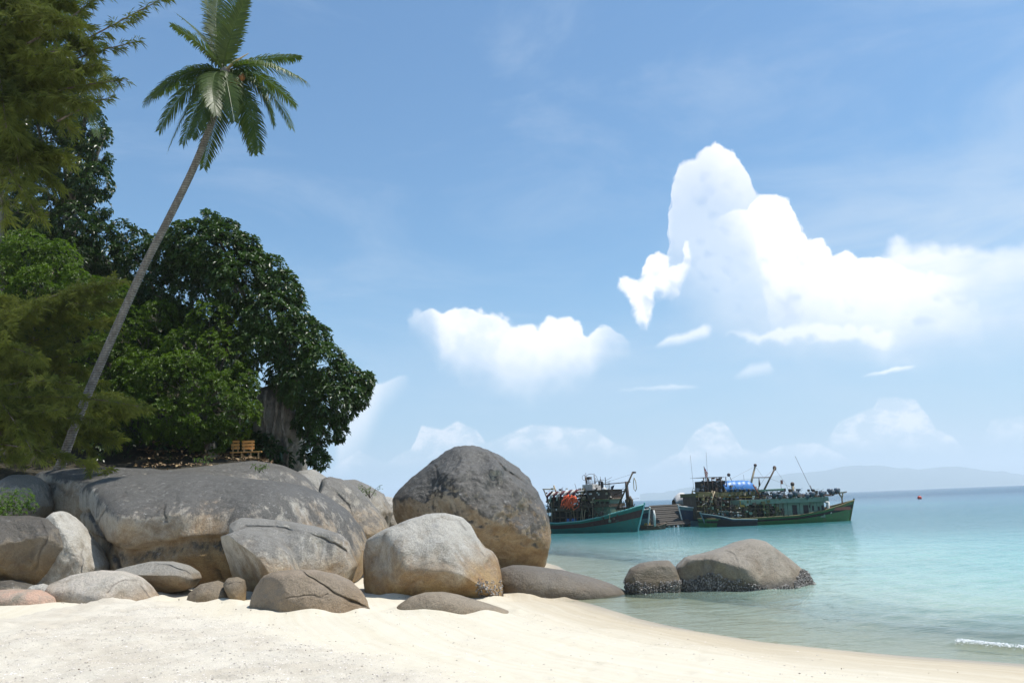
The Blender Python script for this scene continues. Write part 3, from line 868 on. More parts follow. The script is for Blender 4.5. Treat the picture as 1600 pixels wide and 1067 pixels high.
rock('long flat dark boulder sloping into the sea edge',
     [(770, 905), (782, 888), (800, 883), (835, 885), (880, 891), (925, 903), (955, 912), (982, 925), (960, 950), (860, 955), (780, 950)],
     gy_of(880, 936) + 1.5, (1.5, 1.8), 80, rough=.02, seed=83, power=.8, props=dict(lichen=.35, ochre=.2, tone=.66, pale=.0, brown=.5, wetline=.5))
# left cluster
rock('dark bulging boulder with an undercut brown face at the left picture edge',
     [(-70, 850), (-60, 820), (-10, 806), (40, 805), (72, 811), (92, 826), (107, 858), (100, 882), (85, 905), (70, 930), (20, 940), (-60, 930)],
     gy_of(40, 930) + .9, (1.5, 1.6), 100, planes=[((-.35, -.55, -.7), .34), ((.5, -.7, -.45), .55), ((.2, -.6, .75), .75)],
     dents=[(30, 860, 28, .3), (62, 870, 18, -.12)], cracks=[([(60, 812), (72, 840), (60, 870), (56, 890)], .06, 4)],
     rough=.045, seed=91, props=dict(lichen=.85, ochre=.9, pale=.3, brown=.6, tone=.7))
rock('pale grey pointed boulder leaning behind the dark bulging one',
     [(60, 860), (75, 810), (88, 799), (97, 798), (112, 812), (130, 838), (150, 862), (163, 884), (155, 910), (120, 935), (70, 935)],
     gy_of(90, 925) + .6, (1.0, 1.2), 80, planes=[((-.15, -.95, .1), .55), ((.7, -.3, .6), .88)], cracks=[([(128, 848), (127, 895)], .06, 1.8)],
     rough=.05, seed=92, props=dict(lichen=.15, ochre=.15, pale=1.0))
rock('smooth low pale slab with an orange edge lying in front at the left',
     [(74, 925), (80, 911), (105, 898), (150, 890), (185, 893), (212, 903), (230, 920), (245, 938), (258, 952), (230, 965), (110, 965), (82, 950)],
     gy_of(160, 943) + .75, (.8, 1.1), 90, planes=[((-.1, -.5, .85), .66), ((.6, -.6, .4), .76), ((-.3, -.9, .1), .8)], cracks=[([(165, 925), (195, 905), (215, 905)], .03, 1.6), ([(220, 915), (238, 940)], .03, 1.6)],
     rough=.03, seed=93, power=.76, props=dict(lichen=.0, ochre=.75, pale=.75, pink=.15))
rock('flat slab tilted on the sand with a dark slot, right of the smooth pale slab',
     [(180, 890), (205, 883), (235, 877), (265, 877), (292, 884), (308, 894), (313, 903), (303, 916), (285, 924), (255, 930), (222, 926), (195, 908)],
     gy_of(260, 934) + 1.0, (.8, .8), 70, planes=[((-.1, -.75, -.65), .45), ((0, -.55, .85), .62)], cracks=[([(243, 880), (265, 883), (290, 892), (297, 897)], .08, 1.5)],
     rough=.03, seed=94, power=.7, props=dict(lichen=.35, ochre=.7, pale=.8, tone=.8))
rock('small round brown boulder beside the tiny one, before the hollow faced boulder',
     [(292, 950), (298, 925), (315, 912), (338, 907), (358, 914), (368, 930), (372, 955), (340, 965), (300, 962)], gy_of(335, 941) + .5, .6, 50, rough=.04, seed=95, props=dict(lichen=.05, ochre=1.0, brown=.8, pale=.2, tone=.75))
rock('tiny upright brown stone with a cleft, in the shade of the hollow faced boulder',
     [(350, 912), (356, 903), (370, 901), (381, 906), (383, 920), (382, 945), (370, 955), (362, 940)], gy_of(370, 942) + .35, .35, 44, cracks=[([(352, 912), (368, 908), (378, 912)], .03, 1.2)],
     rough=.05, seed=96, props=dict(lichen=.05, ochre=.9, brown=.8, pale=.2, tone=.75))
rock('low pinkish orange rock at the bottom left corner of the rock pile',
     [(-40, 940), (-30, 924), (20, 920), (60, 922), (82, 933), (88, 945), (60, 960), (-30, 965)], gy_of(40, 946) + .5, .6, 50, rough=.03, seed=97, props=dict(lichen=.0, ochre=.0, pale=.3, pink=1.1))
rock('small rough grey stone between the pinkish rock and the pale slab',
     [(42, 925), (52, 914), (68, 912), (80, 920), (87, 934), (80, 945), (50, 940)], gy_of(66, 938) + .35, .3, 40, rough=.10, seed=98, props=dict(lichen=.3, ochre=.0, pale=1.2))
rock('dark low rock in the shade behind the small rough stone',
     [(-40, 925), (-30, 908), (20, 906), (48, 914), (55, 930), (20, 940), (-30, 940)], gy_of(20, 934) + .9, .5, 40, rough=.05, seed=99, props=dict(lichen=.9, ochre=.0, pale=.0))
# rocks in the water
YW = float(plane0(1150, 924)[1])
rock('larger of the two rocks in the water, sloping with oysters round its foot',
     [(1052, 905), (1058, 885), (1072, 871), (1100, 864), (1135, 854), (1160, 845), (1178, 841), (1198, 845), (1222, 862), (1245, 880), (1262, 895), (1272, 915), (1240, 950), (1120, 965), (1060, 945)],
     YW + 1.2, (1.35, 1.7), 110, planes=[((-.45, -.8, -.1), .66), ((.45, -.7, .5), .70), ((0, -.5, .85), .86)],
     cracks=[([(1132, 858), (1145, 864), (1152, 875), (1153, 890), (1158, 910)], .06, 2.4), ([(1100, 868), (1098, 885), (1103, 900)], .07, 3)],
     dents=[(1125, 875, 12, -.12), (1108, 880, 8, .10), (1085, 895, 16, .12)],
     rough=.025, seed=101, power=.74, props=dict(lichen=.12, ochre=.15, pale=.7, wetline=1, brown=.6, tone=.80))
rock('smaller blunt rock in the water ringed by oysters, left of the sloping one',
     [(976, 905), (985, 888), (1000, 880), (1025, 876), (1045, 875), (1055, 885), (1062, 905), (1058, 935), (1000, 940), (980, 925)],
     YW + .9, (.65, .8), 70, planes=[((0, -.9, .2), .8)], rough=.03, seed=102, power=.72, props=dict(lichen=.15, ochre=.3, pale=.0, wetline=1, brown=.6, tone=.68))
# oyster crust: small broken shells crowded on the lower faces
moy, s = material('oyster_shell')
g = s.attr('tone')
s.out(s.n('ShaderNodeBsdfPrincipled', {'Base Color': s.mix(g, (0.07, 0.062, 0.055), (0.42, 0.39, 0.36)), 'Roughness': .75}).outputs[0])
def oysters(label, count, cond, seed):
    o, V = ROCKS[label]
    r2 = np.random.default_rng(seed)
    px, py = proj(V)
    idx = np.nonzero(cond(px, py, V))[0]
    ii = r2.choice(idx, count); P = V[ii] + r2.normal(0, .018, (count, 3)); P[:, 1] -= .015
    sz = r2.uniform(.012, .034, count)
    Vv, Fc = scatter_octa(P[:, 0], P[:, 1], P[:, 2], sz, 1.0)
    c = npobj('oyster_crust', Vv - np.array(o.location), Fc, moy, None, False, {'tone': np.repeat(r2.random(count) ** 1.6, 6)})
    c.parent = o; c['kind'] = 'stuff'
def band(px, py, V):
    top = np.interp(px, [1050, 1080, 1110, 1160, 1200, 1240, 1250, 1275], [.30, .30, .42, .22, .06, .02, .40, .30])
    return (V[:, 2] < top + .07 * vnoise(V, 7, 3)) & (V[:, 2] > -.12) & (V[:, 1] < YW + 1.5)
oysters('larger of the two rocks in the water, sloping with oysters round its foot', 5200, band, 5)
oysters('smaller blunt rock in the water ringed by oysters, left of the sloping one', 2300, lambda px, py, V: (V[:, 2] < .30 + .04 * vnoise(V, 8, 4)) & (V[:, 2] > -.1) & (V[:, 1] < YW + 1.3), 6)
oysters('pale rounded boulder with an amber base, in front of the giant one', 260, lambda px, py, V: (px > 745) & (py > 905) & (py < 935) & (V[:, 1] < ROCKS['pale rounded boulder with an amber base, in front of the giant one'][0].location[1]), 7)

# sand banked against the feet of the boulders
from mathutils.kdtree import KDTree
foot = []
for o_, V_ in ROCKS.values():
    m_ = V_[:, 1] < 26
    P_ = V_[m_][::3]
    if len(P_):
        hz_ = height(P_[:, 0], P_[:, 1], False)
        foot.append(P_[(np.abs(P_[:, 2] - hz_) < .10) & (hz_ > .02)])
foot = np.concatenate(foot)
kd = KDTree(len(foot))
for i_, p_ in enumerate(foot): kd.insert((p_[0], p_[1], 0), i_)
kd.balance()
sand = bpy.data.objects['sand_beach']; SV = np.empty(len(sand.data.vertices) * 3, np.float32)
sand.data.vertices.foreach_get('co', SV); SV = SV.reshape(-1, 3)
near_ = np.nonzero((SV[:, 0] > -10) & (SV[:, 0] < 4) & (SV[:, 1] > 12.5) & (SV[:, 1] < 25))[0]
for i_ in near_:
    d_ = kd.find((SV[i_, 0], SV[i_, 1], 0))[2]
    if d_ < .7:
        nz_ = .5 + .5 * math.sin(SV[i_, 0] * 5 + 1.7 * math.sin(SV[i_, 1] * 3))
        SV[i_, 2] += .085 * nz_ * math.exp(-(d_ / .16) ** 2) - .035 * math.exp(-((d_ - .38) / .14) ** 2) * (1 - nz_)
sand.data.vertices.foreach_set('co', SV.ravel()); sand.data.update()
# stones and grit gathered at the boulders' feet
r_ = np.random.default_rng(51)
ii = r_.choice(len(foot), 900); P_ = foot[ii] + r_.normal(0, .16, (900, 3)); P_[:, 2] = height(P_[:, 0], P_[:, 1], False) + .02
ok_ = shore_dist(P_[:, 0], P_[:, 1]) > .3; P_ = P_[ok_]
Vv, Fc = scatter_octa(P_[:, 0], P_[:, 1], P_[:, 2], r_.uniform(.006, .026, len(P_)) ** 1.0, .7)
o = npobj('shell_grit', Vv, Fc, mgrit, None, False, {'tone': np.repeat(r_.random(len(P_)) ** 2 * .8, 6)})
tag(o, 'stone chips and shell bits gathered at the feet of the boulders', kind='stuff')
# ------------------------------------------------------------------ wooded hillside behind the rocks
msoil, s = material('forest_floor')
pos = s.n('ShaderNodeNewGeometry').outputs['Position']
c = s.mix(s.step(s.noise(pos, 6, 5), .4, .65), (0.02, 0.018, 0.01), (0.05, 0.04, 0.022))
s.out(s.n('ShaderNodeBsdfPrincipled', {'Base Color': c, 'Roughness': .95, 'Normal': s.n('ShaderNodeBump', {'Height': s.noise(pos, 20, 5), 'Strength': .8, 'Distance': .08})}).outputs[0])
# profile of the bank as seen at each distance: (photo x, photo y) -> height
PR = {31.0: [(-400, 700), (0, 738), (100, 745), (250, 750), (400, 765), (470, 800), (560, 900)],
      34.0: [(-400, 640), (0, 712), (200, 722), (330, 716), (420, 722), (480, 745), (540, 800), (600, 900)],
      38.0: [(-400, 520), (0, 600), (200, 660), (330, 700), (420, 718), (470, 735), (520, 790), (600, 880)],
      44.0: [(-400, 280), (0, 380), (150, 440), (300, 540), (380, 640), (440, 700), (500, 770), (600, 860)],
      52.0: [(-400, 160), (0, 300), (150, 390), (300, 500), (380, 620), (440, 690), (500, 780), (600, 860)],
      66.0: [(-400, 250), (0, 360), (150, 440), (300, 560), (380, 660), (440, 730), (500, 800), (600, 860)],
      90.0: [(-400, 700), (0, 740), (300, 780), (600, 840)]}
ux = np.linspace(-26, 0.5, 90) / 34.0
ys = np.concatenate([[27.5, 29.0], np.arange(31, 56, 1.0), np.arange(58, 92, 4.0)])
keys = sorted(PR)
Vh = np.zeros((len(ys), len(ux), 3))
def bank_px_y(px, Y):
    vals = [np.interp(px, [p[0] for p in PR[k]], [p[1] for p in PR[k]]) for k in keys]
    return np.array([np.interp(Y, keys, [v[i] for v in vals]) for i in range(len(px))])
for j, Y in enumerate(ys):
    px = 800 + ux * F * 1.0 / 1.02
    P = atv(px, bank_px_y(px, max(Y, 31.0)), Y)
    if Y < 30.5: P[:, 2] = P[:, 2] * ((Y - 27.5) / 3.5 * .9 + .05)
    P[:, 2] = np.maximum(P[:, 2], -1.5)
    P[:, 2] += .12 * fbm(P, .8, 3, 5)
    Vh[j] = P
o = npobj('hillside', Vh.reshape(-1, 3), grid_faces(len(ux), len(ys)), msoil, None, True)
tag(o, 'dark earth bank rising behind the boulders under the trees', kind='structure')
def hill_z(x, Y):
    j = int(np.clip(np.searchsorted(ys, Y), 0, len(ys) - 1))
    return float(np.interp(x, Vh[j, :, 0], Vh[j, :, 2]))

# ------------------------------------------------------------------ leaf materials
def leafmat(name, dark, light, rough=.5, trans=.35, spec=.5, tcol=None):
    m, s = material(name)
    t = s.attr('tone'); pos = s.n('ShaderNodeNewGeometry').outputs['Position']
    f = s.m('ADD', s.m('MULTIPLY', t, .65), s.m('MULTIPLY', s.step(s.noise(pos, .7, 3), .35, .65), .35))
    c = s.mix(f, dark, light)
    p = s.n('ShaderNodeBsdfPrincipled', {'Base Color': c, 'Roughness': rough, 'Specular IOR Level': spec})
    tr = s.n('ShaderNodeBsdfTranslucent', {'Color': s.mix(1.0, c, tcol or (1.5, 1.7, .6), 'MULTIPLY')})
    s.out(s.mixs(trans, p.outputs[0], tr.outputs[0]))
    return m
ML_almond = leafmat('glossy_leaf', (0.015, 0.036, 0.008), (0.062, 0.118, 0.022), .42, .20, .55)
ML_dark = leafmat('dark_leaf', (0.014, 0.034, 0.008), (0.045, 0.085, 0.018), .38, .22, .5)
ML_bush = leafmat('bush_leaf', (0.030, 0.062, 0.008), (0.115, 0.180, 0.022), .5, .34, .3)
ML_bright = leafmat('bright_leaf', (0.05, 0.10, 0.012), (0.12, 0.20, 0.030), .45, .4, .3)
ML_needle = leafmat('needle', (0.048, 0.070, 0.016), (0.235, 0.265, 0.058), .6, .45, .2, (1.3, 1.35, .7))
ML_palm = leafmat('palm_leaflet', (0.024, 0.050, 0.010), (0.085, 0.125, 0.022), .46, .30, .35, (1.6, 1.7, .6))
ML_palm_dry = leafmat('old_palm_leaflet', (0.10, 0.10, 0.03), (0.30, 0.27, 0.14), .4, .4, .4, (1.2, 1.1, .7))

def bark(name, a, b, scale=6, rings=0):
    m, s = material(name)
    pos = s.n('ShaderNodeNewGeometry').outputs['Position']
    n_ = s.noise(s.scalev(pos, (1, 1, .5)), scale, 6, .7)
    h = n_; c = s.mix(s.step(n_, .35, .68), a, b)
    if rings:
        wv = s.n('ShaderNodeTexWave', {'Vector': pos, 'Scale': rings, 'Distortion': 1.5, 'Detail': 3.0, 'Detail Scale': 2.0}, bands_direction='Z').outputs[1]
        h = s.m('ADD', n_, s.m('MULTIPLY', wv, .8)); c = s.mix(s.m('MULTIPLY', s.step(wv, .6, .1), .5), c, (0.07, 0.06, 0.05))
    s.out(s.n('ShaderNodeBsdfPrincipled', {'Base Color': c, 'Roughness': .9, 'Normal': s.n('ShaderNodeBump', {'Height': h, 'Strength': .7, 'Distance': .03})}).outputs[0])
    return m
MB_palm = bark('palm_bark', (0.14, 0.13, 0.115), (0.29, 0.275, 0.25), 7, 4.0)
MB_grey = bark('grey_bark', (0.10, 0.085, 0.065), (0.26, 0.235, 0.20), 8)
MB_twig = bark('twig_bark', (0.08, 0.06, 0.045), (0.19, 0.16, 0.13), 12)

# ------------------------------------------------------------------ leaf builders
def rand_unit(n, r=rng):
    v = r.normal(size=(n, 3)); return v / np.linalg.norm(v, axis=1)[:, None]

def norm(v):
    return v / (np.linalg.norm(v, axis=-1, keepdims=True) + 1e-9)

def leaves(base, direc, length, width, droop=.25, r=rng):
    """folded leaf of 6 vertices: stalk point, two widest pairs, tip"""
    n = len(base); d = norm(direc)
    up = np.tile([0, 0, 1.0], (n, 1)) + r.normal(0, .35, (n, 3))
    sd = norm(np.cross(d, up)); nn = np.cross(sd, d)
    L = length[:, None]; Wd = width[:, None]
    p0 = base; dz = np.zeros((n, 3)); dz[:, 2] = -droop
    p1 = base + d * L * .55 + dz * L * .35; p2 = base + d * L + dz * L
    fold = nn * Wd * .28
    a = base + d * L * .58 + sd * Wd + dz * L * .35 + fold; b = base + d * L * .58 - sd * Wd + dz * L * .35 + fold
    V = np.stack([p0, a, p2, b], 1).reshape(-1, 3)
    i = (np.arange(n) * 4)[:, None]
    Fc = np.concatenate([i + [0, 2, 1], i + [0, 3, 2]])
    return V, Fc

def cluster_points(blobs, density, r, shell=.5):
    """blobs: (px, py, radius_px, Y[, flatten]); points through the outer shell of the joined blobs"""
    C = []; Rm = []
    for b in blobs:
        C.append(at(b[0], b[1], b[3])); Rm.append(b[2] / F * b[3] * 1.0)
    C = np.array(C); Rm = np.array(Rm)
    P = []; Nn = []
    for k in range(len(C)):
        m = int(density * 4 * math.pi * Rm[k] ** 2)
        u = rand_unit(m, r)
        rr = Rm[k] * (1 - shell * r.random(m) ** 1.6)
        q = C[k] + u * rr[:, None]
        ins = np.zeros(m, bool)
        for j in range(len(C)):
            if j != k: ins |= np.linalg.norm(q - C[j], axis=1) < Rm[j] * (1 - shell) * .95
        P.append(q[~ins]); Nn.append(u[~ins])
    return np.concatenate(P), np.concatenate(Nn), C, Rm

def crown_mesh(blobs, density, per, size, wratio=.3, seed=1, shell=.5, upness=.4, droop=.3, gaps=.0, keep=None, back=.45):
    r = np.random.default_rng(seed)
    P, U, C, Rm = cluster_points(blobs, density, r, shell)
    # clumps: drop points where a coarse noise is low, so that dark hollows open
    nz = fbm(P, 1.5, 2, seed) * .6 + .5 * vnoise(P, 3.6, seed + 2)
    m = nz > -gaps + (0 if gaps else -9)
    m &= ~((U[:, 1] > back) & (r.random(len(P)) < .65))
    if keep is not None: m &= keep(P)
    P, U = P[m], U[m]
    n = len(P)
    ax = norm(U + np.array([0, -.15, upness]) + r.normal(0, .25, (n, 3)))
    # ring of leaves round each twig end
    t = norm(np.cross(ax, r.normal(size=(n, 3)))); b = np.cross(ax, t)
    ang = (np.arange(per) / per * 2 * math.pi)[None, :] + r.uniform(0, 6.28, (n, 1)) + r.normal(0, .2, (n, per))
    tilt = r.uniform(.15, .75, (n, per))
    D = (np.cos(ang)[..., None] * t[:, None] + np.sin(ang)[..., None] * b[:, None]) + ax[:, None] * tilt[..., None]
    base = np.repeat(P, per, 0); D = D.reshape(-1, 3)
    L = size * r.uniform(.65, 1.2, len(base)); Wd = L * wratio * r.uniform(.8, 1.2, len(base)) * .5
    V, Fc = leaves(base, D, L, Wd, droop, r)
    tone = np.repeat(np.clip(np.repeat(r.random(n), per) * .6 + r.random(n * per) * .4, 0, 1), 4)
    return V, Fc, tone, C, Rm

def tree(name, label, cat, base, trunk_r, blobs, mat, density, per, size, bark_m=None, seed=1, group=None, top=None, **kw):
    base = np.asarray(base, float)
    t = empty(name, base, label, cat, group)
    V, Fc, tone, C, Rm = crown_mesh(blobs, density, per, size, seed=seed, **kw)
    r = np.random.default_rng(seed + 100)
    cen = C.mean(0)
    fork = base + (cen - base) * .45 if top is None else np.asarray(top)
    mb = MB(); mid = (base + fork) / 2 + r.normal(0, .12, 3)
    mb.tube([base - [0, 0, .5], base, mid, fork], [trunk_r * 1.25, trunk_r * 1.1, trunk_r * .85, trunk_r * .7], 9)
    mb.build('trunk', bark_m or MB_grey, t, True)
    lb = MB()
    for c, rr in zip(C, Rm):
        e = c + r.normal(0, .1, 3)
        m1 = fork + (e - fork) * .5 + np.array([0, 0, -.08 * np.linalg.norm(e - fork)])
        lb.tube([fork, m1, e], [trunk_r * .45, trunk_r * .28, trunk_r * .12], 5)
        for q in range(3):
            e2 = c + rand_unit(1, r)[0] * rr * .8
            lb.tube([m1 + (e - m1) * .4, (e + e2) / 2, e2], [trunk_r * .14, trunk_r * .08, .01], 4)
    o = lb.build('limbs', bark_m or MB_grey, t, True); o['kind'] = 'stuff'
    o = npobj('crown', V, Fc, mat, t, False, {'tone': tone}); o['kind'] = 'stuff'
    return t

def on_bank(px, Y):
    x = at(px, 700, Y)[0]
    return np.array([x, Y, hill_z(x, Y)])

# sea almond tree leaning out over the sea at the right end of the wood
AL = [(345, 400, 52, 37.5), (300, 385, 45, 38), (265, 395, 36, 38.5), (395, 420, 34, 37.5), (375, 440, 50, 36.8), (420, 430, 34, 37.5), (440, 455, 34, 37.2), (425, 500, 48, 36.5), (458, 490, 26, 37), (400, 540, 36, 36),
      (455, 545, 44, 36.5), (490, 530, 28, 36.8), (500, 570, 40, 36.2), (535, 590, 30, 36.5), (470, 600, 40, 36.2), (520, 630, 38, 36), (552, 615, 26, 36.4), (560, 600, 22, 36.6), (500, 660, 34, 36.2), (525, 672, 18, 36.4), (475, 660, 22, 37.2),
      (488, 705, 20, 35.8), (440, 585, 26, 36.4), (325, 345, 20, 38), (350, 360, 24, 37.8), (385, 385, 22, 37.6), (572, 592, 12, 36.6), (500, 715, 16, 35.6), (462, 460, 20, 37.4), (480, 510, 18, 37)]
def al_keep(P):
    px, py = proj(P)
    return ~((px > 402) & (px < 446) & (py > 625)) | (P[:, 1] > 37.6)
tree('sea_almond_tree', 'glossy dark leaved tree leaning right over the water at the wood edge', 'tree', on_bank(452, 38.5), .30, AL, ML_almond, 37, 8, .22, seed=3,
     top=at(445, 560, 37.8), wratio=.46, upness=.55, gaps=.22, shell=.45, keep=al_keep)
# broadleaf tree behind, left of it
tree('broadleaf_tree', 'broad dark tree right of the palm trunk, behind the brighter bushes', 'tree', on_bank(300, 40.5), .28,
     [(230, 420, 48, 40), (205, 385, 34, 40.5), (190, 365, 24, 40.5), (265, 460, 55, 39), (320, 470, 60, 38.5), (300, 420, 45, 39), (370, 500, 40, 38), (360, 560, 50, 37.5), (240, 500, 50, 38.5), (290, 540, 50, 38)],
     ML_dark, 22, 7, .24, seed=5, top=at(300, 520, 39.5), wratio=.42, gaps=.22, shell=.4)
# mid green bushes with small leaves
tree('round_shrub', 'large bright green small leaved shrub above the bench and the rock ledge', 'shrub', on_bank(320, 34.5), .10,
     [(345, 560, 46, 35.5), (372, 600, 34, 35), (340, 630, 52, 34.5), (375, 655, 30, 34.5), (285, 600, 55, 34.5), (300, 660, 44, 34), (250, 650, 45, 34), (240, 590, 45, 35), (395, 640, 16, 34.8), (330, 505, 40, 36), (365, 515, 26, 36), (375, 560, 22, 35.5), (290, 545, 36, 35.5), (345, 680, 24, 34.2), (330, 690, 20, 34.5), (200, 620, 36, 34.5)],
     ML_bush, 62, 6, .135, MB_twig, seed=8, wratio=.5, gaps=.12, shell=.42, top=at(315, 640, 34.8))
tree('leafy_shrub', 'mid green shrub behind the lower half of the palm trunk', 'shrub', on_bank(190, 36), .10,
     [(195, 520, 45, 36.5), (230, 555, 36, 36), (165, 570, 50, 36), (250, 500, 34, 37), (180, 470, 36, 37.5), (215, 590, 40, 35.5), (150, 640, 45, 35), (215, 660, 36, 35)],
     ML_bush, 46, 6, .15, MB_twig, seed=9, wratio=.48, gaps=.2, shell=.42, top=at(190, 600, 36))
# ivy covered dark tree at upper left
tree('ivy_clad_tree', 'tall dark tree wrapped in climbing leaves at the upper left, against the sky', 'tree', on_bank(105, 42), .35,
     [(130, 200, 40, 41), (100, 170, 45, 41.5), (150, 240, 28, 40.5), (145, 285, 34, 40), (110, 260, 45, 40.5), (148, 320, 27, 40), (120, 350, 40, 39.5), (155, 375, 30, 39.5), (70, 300, 50, 41), (60, 220, 50, 41.5), (140, 165, 20, 41), (160, 215, 16, 40.5), (165, 400, 30, 39.5), (115, 410, 45, 39), (60, 390, 50, 39.5), (40, 130, 60, 42), (90, 100, 30, 42), (0, 220, 60, 42), (10, 330, 60, 41)],
     ML_dark, 24, 7, .23, seed=12, wratio=.45, gaps=.2, shell=.4, top=at(110, 330, 41), droop=.5)
tree('light_green_tree', 'light green tree crown in the top left corner behind the needles', 'tree', on_bank(-10, 40), .25,
     [(10, 30, 45, 38), (60, 20, 40, 38.5), (100, 50, 28, 38), (40, 80, 40, 37.5), (-30, 90, 50, 38), (80, 0, 30, 38.5), (120, 20, 22, 38.5), (-40, 0, 50, 38)],
     ML_bright, 24, 6, .20, seed=14, wratio=.45, gaps=.2, shell=.45, top=at(0, 200, 39))
tree('young_tree', 'bright green young tree at the left edge between the two needle crowns', 'tree', on_bank(40, 35.5), .12,
     [(40, 400, 44, 34), (90, 410, 38, 34), (0, 430, 45, 33.5), (120, 440, 30, 33.5), (60, 450, 40, 33), (150, 450, 20, 33.8), (20, 490, 45, 33), (100, 480, 40, 33), (-30, 420, 40, 33.5)],
     ML_bush, 46, 6, .15, MB_twig, seed=15, wratio=.42, gaps=.25, shell=.42, top=at(50, 500, 34))
# undergrowth in the deep shade: one mass nobody could count
def undergrowth(name, label, blobs, mat, density, per, size, seed, **kw):
    V, Fc, tone, C, Rm = crown_mesh(blobs, density, per, size, seed=seed, **kw)
    o = npobj(name, V, Fc, mat, None, False, {'tone': tone}); tag(o, label, kind='stuff')
UB = []
r2 = np.random.default_rng(77)
for _ in range(110):
    Y = r2.uniform(36, 48); px = r2.uniform(-150, 440)
    py = bank_px_y(np.array([px]), Y)[0]
    UB.append((px, py - 8, r2.uniform(24, 44), Y))
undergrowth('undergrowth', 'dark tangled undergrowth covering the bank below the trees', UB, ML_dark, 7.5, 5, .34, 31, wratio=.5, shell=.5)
undergrowth('creeper', 'leafy creeper hanging in the shade at the foot of the wood', [(60, 690, 30, 32.5), (20, 660, 45, 33), (110, 660, 34, 33.5), (190, 690, 28, 34), (255, 705, 16, 33.5), (150, 700, 20, 33), (300, 705, 13, 34.5), (-30, 700, 40, 32.5)], ML_dark, 14, 5, .15, 33, wratio=.5)
tree('low_bush', 'low bright green bush between the rocks at the left picture edge', 'shrub', (at(5, 800, 24.6)[0], 24.6, .6), .03,
     [(5, 785, 22, 24.5), (32, 782, 20, 24.6), (-20, 790, 26, 24.5), (20, 800, 20, 24.3), (50, 790, 10, 24.8), (45, 775, 8, 25)],
     ML_bright, 85, 5, .062, MB_twig, seed=18, wratio=.6, gaps=.3, shell=.6)

# small things growing on the rocks
def sprig(label, px, py, Y, n, h, seed, mat=ML_bright):
    r = np.random.default_rng(seed); b = at(px, py, Y)
    t = empty('small_plant', b, label, 'plant')
    st = MB(); B = []; D = []
    for k in range(n):
        a = r.uniform(0, 6.28); e = b + np.array([math.cos(a) * h * .9, math.sin(a) * h * .4, h * r.uniform(.5, 1.1)])
        m = (b + e) / 2 + np.array([0, 0, h * .22])
        st.tube([b, m, e], [.012, .008, .004], 4)
        for q in range(9):
            u = .25 + .75 * q / 8; p = b * (1 - u) ** 2 + 2 * m * u * (1 - u) + e * u * u
            B.append(p); D.append(r.normal(size=3) + (e - b) * 1.0)
    st.build('stem', MB_twig, t)
    B = np.array(B); V, Fc = leaves(B, np.array(D), r.uniform(.08, .15, len(B)), r.uniform(.012, .022, len(B)), .3, r)
    o = npobj('leaves', V, Fc, mat, t, False, {'tone': np.repeat(r.random(len(B)), 4)}); o['kind'] = 'stuff'
sprig('small leafy plant sprouting on the flat topped grey boulder beside the giant one', 578, 778, 31.2, 9, .5, 3)
sprig('tuft of weeds at the edge of the rock ledge below the bench', 405, 738, 28.2, 7, .28, 4)
sprig('spindly seedling on the rock ledge left of the bench', 318, 728, 29.0, 6, .35, 6)

# leaf litter
n = 1100
px = rng.uniform(215, 425, n); Yv = rng.uniform(30.5, 36, n)
x = atv(px, 720, Yv)[:, 0]; z = np.array([hill_z(a, b) for a, b in zip(x, Yv)])
B = np.stack([x, Yv, z + .05 + .08 * rng.random(n)], -1)
V, Fc = leaves(B, rng.normal(size=(n, 3)) * [1, 1, .3], rng.uniform(.08, .2, n), rng.uniform(.03, .06, n), .1)
mlit, s = material('dead_leaf')
s.out(s.n('ShaderNodeBsdfPrincipled', {'Base Color': s.mix(s.attr('tone'), (0.10, 0.055, 0.025), (0.42, 0.30, 0.15)), 'Roughness': .7}).outputs[0])
o = npobj('leaf_litter', V, Fc, mlit, None, False, {'tone': np.repeat(rng.random(n) ** 1.5, 4)}); tag(o, 'dead brown leaves strewn on the ledge by the bench', kind='stuff')

# ------------------------------------------------------------------ casuarinas: feathery drooping needles
def bez(p0, p1, p2, t):
    t = np.asarray(t)[..., None]
    return p0 * (1 - t) ** 2 + 2 * p1 * t * (1 - t) + p2 * t * t

